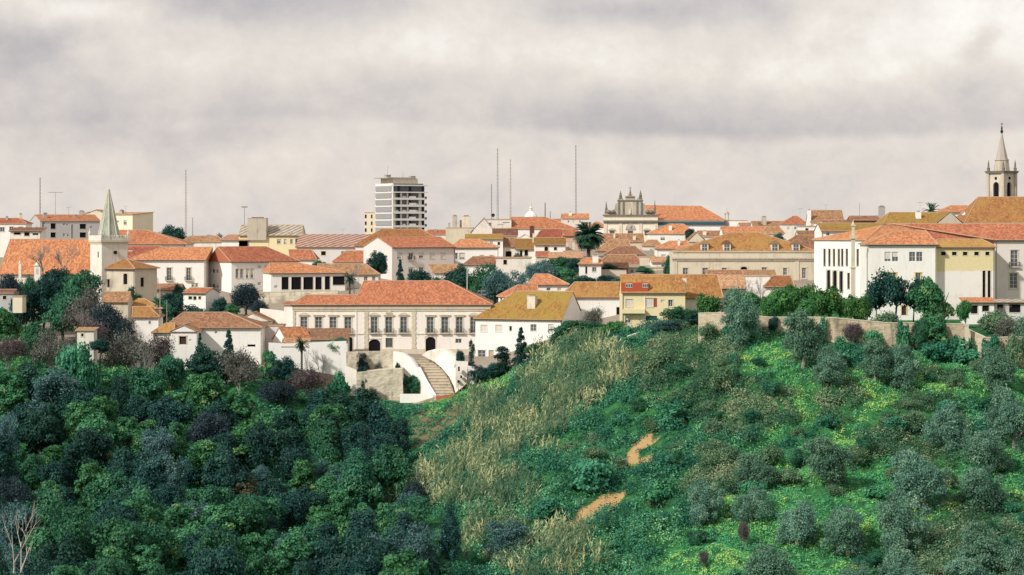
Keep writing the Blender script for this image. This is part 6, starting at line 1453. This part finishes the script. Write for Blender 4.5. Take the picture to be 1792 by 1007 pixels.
# trees and bushes around the middle of the town
for px, top, w, h, kd, lb, Y in (
    (700, 456, 26, 34, 'conifer', 'dark conifer at the pink front of the tall gabled house', 590), (735, 472, 60, 26, 'dark', 'low dark tree crown showing over the palace ridge, left', 570), (765, 476, 50, 24, 'oak', 'low green crown showing over the palace ridge, right', 568),
    (805, 458, 66, 70, 'dark', 'dark round tree left of the white utility pole', 566), (842, 460, 64, 66, 'oak', 'dark tree between white utility pole and slim pole', 560), (870, 466, 80, 68, 'blue', 'blue grey tree in the middle of the garden trees', 556), (905, 470, 60, 60, 'blue', 'blue grey tree right of the slim pole', 552), (935, 448, 56, 40, 'blue', 'grey green tree above the little white hip roofed house', 585),
    (980, 444, 60, 40, 'oak', 'dark green crown left of the palm foot', 612), (985, 466, 66, 44, 'laurel', 'fresh green tree below the palm', 585), (1020, 480, 60, 30, 'dark', 'dark hedge-like tree below the white cottage near the palm', 575), (1070, 460, 46, 20, 'dark', 'dark bush on the beige garden wall', 605), (1060, 482, 36, 18, 'dark', 'dark bush at the foot of the beige garden wall', 590), (1168, 446, 18, 34, 'oak', 'slender green tree at the left corner of the stone palace', 575),
    (1030, 560, 90, 62, 'oak', 'wide green tree right of the big mossy roofed house', 492), (985, 560, 60, 70, 'oak', 'dark tree leaning on the big mossy roofed house', 488), (1075, 560, 56, 44, 'citrus', 'round green tree left of the yellow house', 482), (1040, 535, 50, 44, 'grey_bush', 'grey twiggy bush in front of the white row house', 496), (1120, 590, 60, 40, 'shrub', 'shrubs under the yellow house balcony wall', 466), (1010, 590, 80, 40, 'shrub', 'shrubs above the top of the reed band', 478), (1095, 570, 30, 24, 'shrub', 'small green shrub between round green tree and yellow house', 475),
    (912, 575, 40, 66, 'conifer', 'dark pointed conifer in front of the big mossy roofed house', 494), (880, 610, 36, 56, 'cypress', 'dark narrow cypress below the beige door of the mossy roofed house', 496), (862, 632, 54, 50, 'dark', 'dark round bush right of the ramp wall', 495), (940, 600, 50, 40, 'oak', 'dark leafy bush beside the pointed conifer', 492), (836, 640, 40, 44, 'navy', 'shady dark bush hanging beside the ramp wall', 497), (825, 598, 14, 34, 'cypress', 'thin small cypress on the white garden wall by the palace', 504), (806, 612, 22, 18, 'dark', 'small dark bush on the white garden wall by the palace', 504),
    (722, 650, 34, 44, 'oak', 'dark ivy filling the triangular garden beside the ramp', 503.5), (640, 618, 30, 34, 'navy', 'grey shadowy shrub on the upper terrace wall, left part', 507), (664, 628, 22, 18, 'grey_bush', 'small grey shrub beside the shadowy one on the upper terrace wall', 506.5), (634, 640, 24, 28, 'dark', 'dark shrub at the left end of the lower stone terrace wall top', 502), (655, 646, 26, 16, 'dark', 'low dark shrub on the middle of the lower stone terrace wall top', 503), (697, 634, 14, 14, 'dark', 'small tuft of leaves on the terrace wall by the parapet', 506), (150, 596, 70, 44, 'shrub', 'bright ivy bush hugging the foot of the ruined shed', 475), (175, 590, 40, 36, 'dark', 'dark bush right beside the ruined shed', 477),
    (655, 690, 30, 24, 'dry_bush', 'pale tufty bush at the foot of the lower stone terrace wall', 498), (625, 680, 26, 34, 'dark', 'dark bush at the left foot of the lower stone terrace wall', 497),
    (105, 468, 70, 60, 'dark', 'dark tree directly before the nave wall, left of the broad dark tree', 542), (50, 472, 50, 50, 'oak', 'green tree before the nave wall below the slim white pinnacle', 546), (950, 458, 60, 48, 'blue', 'grey green tree left of the fresh green tree below the palm', 580), (1000, 452, 46, 36, 'dark', 'small dark tree touching the left of the white cottage near the palm', 596),
    (302, 390, 60, 34, 'dark', 'dark round tree on the left skyline', 800), (374, 412, 12, 8, 'dark', 'tiny dark treetop on the left skyline', 780),
    (430, 488, 66, 66, 'navy', 'big dark purple tree in front of the white school', 562), (455, 520, 40, 40, 'navy', 'dark purple tree joined to the right of the big dark purple tree', 556), (386, 516, 40, 40, 'dark', 'dark green tree left of the big dark purple tree', 556), (315, 492, 30, 18, 'dark', 'small dark tree above the small white cottage', 572), (300, 512, 60, 50, 'dark', 'dark green tree left of the small white cottage', 545), (345, 530, 70, 24, 'dark', 'dark hedge below the small white cottage', 540), (280, 520, 50, 44, 'oak', 'green tree between apse and small white cottage', 538), (405, 530, 40, 22, 'laurel', 'light green bush under the big dark purple tree', 552),
    (505, 548, 60, 20, 'navy', 'dark bush behind the plain white gable', 545),
    (140, 456, 90, 80, 'oak', 'broad dark tree in front of the church roof beside the bell tower', 535), (75, 485, 70, 70, 'dark', 'dark tree below the white pinnacle turret', 525), (18, 468, 60, 60, 'navy', 'blue black tree in the left corner before the church roof', 540), (110, 500, 80, 60, 'oak', 'dense green tree below the broad dark tree', 518), (40, 500, 50, 40, 'dark', 'dark tree behind the cream shed, left edge', 520),
    (150, 500, 90, 90, 'grey_bush', 'leafless grey tree mass below the bell tower', 512), (195, 520, 80, 70, 'navy', 'blue black tree right of the leafless grey tree mass', 505), (215, 545, 50, 50, 'navy', 'dark tree at the corner of the white ochre roofed hut', 500), (155, 550, 70, 40, 'brown_bush', 'purple brown leafless bush beside the ruined shed', 495), (60, 560, 80, 50, 'oak', 'green tree at the left below the cream shed', 495), (20, 536, 80, 50, 'laurel', 'light green bush at the left edge below the cream shed', 500), (15, 585, 70, 60, 'brown_bush', 'purple brown leafless bush at the left edge', 485), (90, 575, 70, 50, 'grey_bush', 'pale twiggy bush left of the ruined shed', 484), (230, 580, 100, 60, 'grey_bush', 'wide twiggy grey bush right of the ruined shed', 486), (280, 580, 60, 40, 'brown_bush', 'purple bush below the ochre wing of the brown roofed house', 489), (120, 600, 70, 40, 'shrub', 'bright green shrubs below the ruined shed', 474),
    (365, 598, 80, 50, 'dark', 'dark pointed bush before the broad brown roofed house', 488), (400, 580, 44, 54, 'conifer', 'dark conifer touching the wall of the broad brown roofed house', 490), (350, 585, 26, 40, 'conifer', 'small dark conifer beside the white gabled annex', 490), (420, 605, 80, 50, 'grey_bush', 'grey twiggy bush under the broad brown roofed house', 484), (300, 610, 60, 50, 'oak', 'green tree below the white gabled annex', 484), (495, 620, 60, 26, 'dark', 'dark hedge in front of the white hut', 494), (470, 612, 40, 30, 'laurel', 'light green bush left of the white hut', 494),
    (590, 590, 42, 24, 'dry_bush', 'pale dry shrub on top of the whitewashed terrace wall', 500.8), (590, 648, 50, 26, 'shrub', 'bright green planting on the small terrace left of the white corner wall', 493),
    (540, 640, 80, 60, 'brown_bush', 'purple bramble bush under the whitewashed terrace wall', 486), (490, 660, 80, 60, 'navy', 'dark purple bush on the bank below the white hut', 480)):
    T(kd, px, top, w, h, lb, Y)
T('bare', 75, 420, 70, 70, 'tall leafless tree before the huge orange church roof, left one', 545); T('bare', 112, 418, 60, 74, 'tall leafless tree before the huge orange church roof, right one', 548)
T('bare', 152, 520, 60, 70, 'pale leafless tree under the bell tower', 505); T('bare', 620, 450, 40, 44, 'leafless tree behind the palace roof left end', 575); T('bare', 540, 610, 22, 30, 'spindly leafless tree by the white hut', 494)
T('bare_pale', 20, 800, 110, 230, 'pale leafless tree at the bottom left corner', 318); T('bare_pale', 295, 690, 40, 50, 'pale leafless stem in the left wood', None); T('bare', 250, 610, 60, 60, 'leafless tree at the top of the left wood', 480); T('bare', 560, 600, 44, 44, 'leafless tree before the whitewashed terrace wall', 496)

def palm(px, top, w, base, Y, label, n=90, droop=1.0, trunk=True):
    s = F / Y; h = (base - top) / s; r = w / s / 2; root = empty('palm_tree', at(px, base, Y)); tag(root, label, 'palm tree')
    zc = h - r * .75; C, N, S, V, U = [], [], [], [], []
    for i in range(n):
        a = R.uniform(0, 6.283); el = R.uniform(-.75, 1.35); L = r * R.uniform(.9, 1.12); v = R.random()
        p = np.array([0, 0, zc]); d = np.array([math.cos(a) * math.cos(el), math.sin(a) * math.cos(el), math.sin(el)]); m = 11
        for t in range(m):
            d = d + np.array([0, 0, -.10 * droop]); d /= np.linalg.norm(d); p = p + d * L / m
            side = np.cross(d, [0, 0, 1.0]); side /= max(1e-6, np.linalg.norm(side)); upv = np.cross(side, d)
            for sg in (-1, 1):
                C.append(p + side * sg * .26 * r / 2.2 - upv * .12); u = side * sg + d * .7 - upv * .4; U.append(u); N.append(upv + side * sg * .3); S.append(.42 * r / 2.4); V.append(v * .8 + R.random() * .2)
    me = leaf_mesh('crown', np.array(C), np.array(N), np.array(S), np.array(V), 'leaf_palm', .22, up=np.array(U)); o = bpy.data.objects.new('crown', me); col.objects.link(o); o.parent = root
    mb = MB(); g = gz((px - 896) * Y / F, Y) - (CZ - (base - HY) / s); mb.lathe((0, 0, 0), [(r * .13, min(g, 0) - 1), (r * .12, zc * .4), (r * .16, zc * .8), (r * .2, zc)], 9); mb.build('trunk', MATS['bark'], root)
palm(1030, 392, 54, 465, 600, 'big dark round palm tree in the middle of the town roofs', 130)
palm(385, 410, 16, 424, 760, 'tiny spiky palm on the left skyline', 26, .5); palm(363, 411, 10, 424, 770, 'tiny far palm left of the spiky palm on the left skyline', 20, .7); palm(369, 411, 9, 424, 775, 'tiny far palm touching the spiky palm on the left skyline', 20, .7)
palm(1630, 357, 30, 378, 620, 'spiky palm top behind the ochre roofs on the right skyline', 26, .45)
palm(528, 590, 30, 634, 495, 'thin palm-like tree in front of the white hut', 22, .9)
palm(612, 478, 26, 505, 572, 'spiky palm-like plant behind the palace roof left end', 24, .7)
palm(340, 668, 40, 700, 470, 'spiky fan palm in the upper left wood', 22, .5) if False else None

# the ivy covered trunks in the gully and the left wood
for px, top, w, h, lb in ((640, 690, 60, 70, 'ivy covered tree below the lower stone terrace wall'), (600, 700, 56, 80, 'ivy covered tree left of the first ivy covered one'), (665, 715, 60, 90, 'tall ivy covered tree in the gully head'), (700, 740, 46, 80, 'ivy covered column at the right side of the gully head'), (625, 750, 60, 90, 'dark draped tree under the ivy covered ones'), (668, 770, 56, 70, 'dark draped tree right of its twin in the gully'),
    (575, 735, 60, 80, 'dark draped tree left of the gully'), (788, 895, 40, 90, 'dark narrow cypress-like tree in the gully bottom'), (560, 690, 60, 70, 'bushy dark tree below the small green terrace')):
    T('ivy_column', px, top, w, h, lb)
for px, top, w, h, kd, lb in ((100, 640, 130, 110, 'blue', 'broad blue grey tree in the upper left wood'), (285, 790, 100, 110, 'blue', 'blue grey feathery tree in the middle of the left wood'), (610, 810, 100, 90, 'blue', 'blue grey tree at the right side of the left wood'), (10, 720, 60, 110, 'blue', 'blue grey tree at the left edge half way down'), (545, 800, 70, 60, 'blue', 'small blue grey tree left of the one at the right side of the wood'),
    (420, 735, 110, 90, 'laurel', 'light leaved tree in the middle of the left wood'), (345, 650, 110, 90, 'laurel', 'fresh green tree under the broad brown roofed house'), (430, 680, 80, 70, 'laurel', 'fresh green tree right of the one under the broad brown roofed house'), (260, 640, 80, 70, 'oak', 'dark green tree at the top of the left wood'), (470, 720, 80, 70, 'laurel', 'light leaved tree near the gully side of the wood'),
    (430, 825, 80, 70, 'rust', 'rust tinged tree in the lower left wood'), (190, 790, 70, 70, 'rust', 'rust tinged tree left of the blue grey feathery tree'), (125, 770, 60, 90, 'laurel', 'tall light tipped tree in the left wood, left of the rust tinged tree'), (560, 880, 70, 90, 'laurel', 'light tipped tree at the lower right of the left wood'), (500, 930, 90, 100, 'laurel', 'light tipped tree near the bottom of the left wood'),
    (235, 870, 90, 120, 'laurel', 'light tipped slender tree near the bottom of the left wood, left part'), (30, 850, 80, 120, 'navy', 'blue black tree behind the pale leafless corner tree'), (750, 965, 90, 70, 'oak', 'round dark bush at the bottom of the gully'), (660, 970, 80, 70, 'blue', 'blue grey bush at the bottom of the gully'), (690, 930, 90, 50, 'shrub', 'green ivy bank in the gully bottom')):
    T(kd, px, top, w, h, lb)

# the dense rest of the left wood: scattered trees, each its own copy
def wood():
    pts = []; tries = 0; rr = random.Random(5)
    while tries < 9000 and len(pts) < 210:
        tries += 1
        px = rr.uniform(-170, 735); Y = math.sqrt(rr.uniform(306 ** 2, 470 ** 2)); x = (px - 896) * Y / F; z = gz(x, Y); py = HY + (CZ - z) * F / Y
        if py < 700 - 40 * (px < 300) or (px > 640 and py < 880) or (px > 590 and py < 780): continue
        if inpoly([px], [py], [(170, 600), (330, 620), (350, 760), (260, 780), (160, 680)])[0] and rr.random() < .75: continue
        md = 4.9
        if any((x - a) ** 2 + (Y - b) ** 2 < md * md for a, b, *_ in pts): continue
        pts.append((x, Y, z, px, py))
    kinds = ['oak'] * 7 + ['dark'] * 5 + ['laurel'] * 6 + ['navy'] * 1 + ['blue'] * 3 + ['rust'] + ['ivy_column'] * 1
    desc = {'oak': 'dark green tree', 'dark': 'blackish green tree', 'laurel': 'light tipped green tree', 'navy': 'blue black tree', 'blue': 'blue grey tree', 'rust': 'rusty brown tree', 'ivy_column': 'ivy draped tree', 'grey_bush': 'twiggy grey bush'}
    def noise_kind(x, Y): return kinds[int(min(.999, max(0, (float(vnoise(x / 9, Y / 9, 77)) - .5) * 1.0 + .5 + rr.uniform(-.35, .35))) * len(kinds))]
    bands = [(0, 760, 'upper part of left wood'), (760, 850, 'middle of left wood'), (850, 940, 'lower part of left wood'), (940, 1030, 'bottom zone of left wood'), (1030, 9999, 'lowest fringe of left wood')]
    items = [(p, noise_kind(p[0], p[1])) for p in pts]
    ordn = ['first', 'second', 'third', 'fourth', 'fifth', 'sixth', 'seventh', 'eighth', 'ninth', 'tenth', 'eleventh', 'twelfth', 'thirteenth', 'fourteenth', 'fifteenth', 'sixteenth', 'seventeenth', 'eighteenth', 'nineteenth', 'twentieth'] + ['one %d places' % i for i in range(21, 60)]
    for lo, hi, nm in bands:
        for kd in desc:
            L = sorted([i for i in items if i[1] == kd and lo <= i[0][4] < hi], key=lambda i: i[0][3])
            for n_, (p, _) in enumerate(L):
                sc_ = rr.uniform(.7, 1.4); w = {'ivy_column': 4.6, 'grey_bush': 6, 'rust': 6.5}.get(kd, 7.8) * sc_; h = {'ivy_column': 8, 'grey_bush': 5.5}.get(kd, 8.6) * sc_ * rr.uniform(.85, 1.2)
                place(kd, (p[0], p[1], p[2] - .2), w, h, '%s, %s such from left, %s' % (desc[kd], ordn[n_], nm), group='trees of the left wood')
wood()

def aerials():
    src = None
    for px, py, Y, lb in ((700, 416, 625, 'ridge of the tall gabled house with pink front'), (470, 433, 612, 'ridge of the middle school wing'), (330, 434, 614, 'ridge of the left school wing'), (820, 420, 647, 'ridge of the white hip roofed house by the pink one'), (960, 402, 712, 'roof left of the palm'),
        (1100, 432, 677, 'wide brown hip roof below the church front'), (1190, 393, 747, 'white house below the church nave'), (1300, 408, 570, 'ridge of the stone palace, left part'), (1395, 413, 570, 'smaller dark roof of the stone palace'), (1595, 405, 485, 'orange hip roof of the plain white block'),
        (960, 511, 520, 'big mossy roof right of the long palace'), (1150, 482, 491, 'ridge of the yellow house'), (1230, 482, 500, 'speckled ochre roof right of the yellow house'), (365, 548, 512, 'broad speckled brown roof above the wood'), (1445, 369, 766, 'brown gabled house on the skyline'), (1060, 447, 645, 'lowest brown roof by the beige cube'), (880, 401, 711, 'dark wine red roof'), (600, 411, 682, 'red and white striped sheet roof'), (120, 377, 768, 'orange edged grey apartment block'), (220, 372, 748, 'cream apartment block'), (1400, 379, 796, 'pyramid roofed house'), (1610, 373, 606, 'long ochre roof on the right skyline')):
        p = at(px, py + 1.5, Y)
        if src is None:
            src = root = empty('television_aerial', p); mb = MB(); mb.tube((0, 0, -.5), (0, 0, 2.6), .045, .035, 4); mb.build('pole', MATS['mast'], root)
            mb = MB(); mb.tube((-.9, 0, 2.5), (.9, 0, 2.5), .03, .03, 4)
            for i in range(-3, 4): mb.tube((i * .28, -.45, 2.5), (i * .28, .45, 2.5), .02, .02, 3)
            mb.build('boom', MATS['mast'], root)
        else:
            root = src.copy(); col.objects.link(root); root.location = p
            for ch in src.children: k_ = ch.copy(); col.objects.link(k_); k_.parent = root
        root.rotation_euler = (0, 0, R.uniform(-.8, .8)); root.scale = (1, 1, R.uniform(.7, 1.3)); tag(root, 'thin television aerial on the ' + lb, 'aerial', 'television aerials on the roofs')
aerials()

def slope_scrub():
    """single low bushes scattered over the right slope and gully"""
    rr = random.Random(19); pts = []; t = 0
    while t < 4000 and len(pts) < 110:
        t += 1; px = rr.uniform(850, 1900); Y = math.sqrt(rr.uniform(325 ** 2, 434 ** 2)); x = (px - 896) * Y / F; z = gz(x, Y); py = HY + (CZ - z) * F / Y
        if py > 1040 or inany(np.array([px, px, px + 25, px - 25]), np.array([py, py - 25, py, py]), SOIL + REEDS).any(): continue
        if inany(np.array([px]), np.array([py]), GRASS)[0] and rr.random() < .85: continue
        if any((x - a) ** 2 + (Y - b) ** 2 < 20 for a, b, *_ in pts): continue
        n = float(fbm(np.array([x / 12]), np.array([Y / 12]), 61)[0]) + rr.uniform(-.25, .25)
        pts.append((x, Y, z, px, py, 'dry_bush' if n > .55 else 'shrub' if n > .40 else 'dark'))
    ordn = ['first', 'second', 'third', 'fourth', 'fifth', 'sixth', 'seventh', 'eighth', 'ninth', 'tenth', 'eleventh', 'twelfth', 'thirteenth', 'fourteenth', 'fifteenth', 'sixteenth', 'seventeenth', 'eighteenth', 'nineteenth', 'twentieth'] + ['one %d places' % i for i in range(21, 60)]
    for lo, hi, nm in ((0, 700, 'top zone of right slope'), (700, 800, 'upper zone of right slope'), (800, 900, 'lower zone of right slope'), (900, 2000, 'bottom zone of right slope')):
        for kd, ds in (('dry_bush', 'olive brown bramble bush'), ('shrub', 'leafy green shrub'), ('dark', 'small dark green bush')):
            for i, p in enumerate(sorted([q for q in pts if q[5] == kd and lo <= q[4] < hi], key=lambda q: q[3])):
                w = rr.uniform(2.6, 5.6) * (.8 if kd == 'dark' else 1); place('oak' if kd == 'dark' else kd, (p[0], p[1], p[2] - .25), w, w * (.85 if kd == 'dark' else rr.uniform(.5, .72)), '%s, %s such from left, %s' % (ds, ordn[i], nm), 'shrub', 'bush', 'scattered bushes of the right slope')
slope_scrub()
for px, top, w, h, kd, lb, Y in ((660, 440, 40, 26, 'dark', 'dark tree behind the broad faded brown roof', 604), (560, 452, 30, 18, 'oak', 'small green tree between the red roofs left of the tall gable', 640), (905, 440, 40, 22, 'dark', 'dark tree above the blue grey garden trees', 610), (1130, 466, 40, 22, 'oak', 'dark green tree left of the stone palace corner', 600), (1210, 400, 24, 14, 'dark', 'small dark tree by the grey stone gable', 735), (1360, 405, 30, 20, 'dark', 'dark tree among roofs behind the stone palace', 690), (1085, 486, 50, 26, 'oak', 'green bushy tree behind the yellow house roof', 560),
    (1472, 400, 24, 14, 'dark', 'small dark treetop behind the white wing', 560), (230, 500, 40, 40, 'oak', 'green tree at the right foot of the apse', 540), (1290, 500, 46, 50, 'citrus', 'citrus tree at the left end of the row, by the leafless tree', 466), (1470, 515, 46, 50, 'citrus', 'dark citrus tree filling the row before the white wing', 462), (1535, 500, 50, 62, 'garden', 'left low crown joined to the umbrella shaped garden tree', 459)):
    T(kd, px, top, w, h, lb, Y)
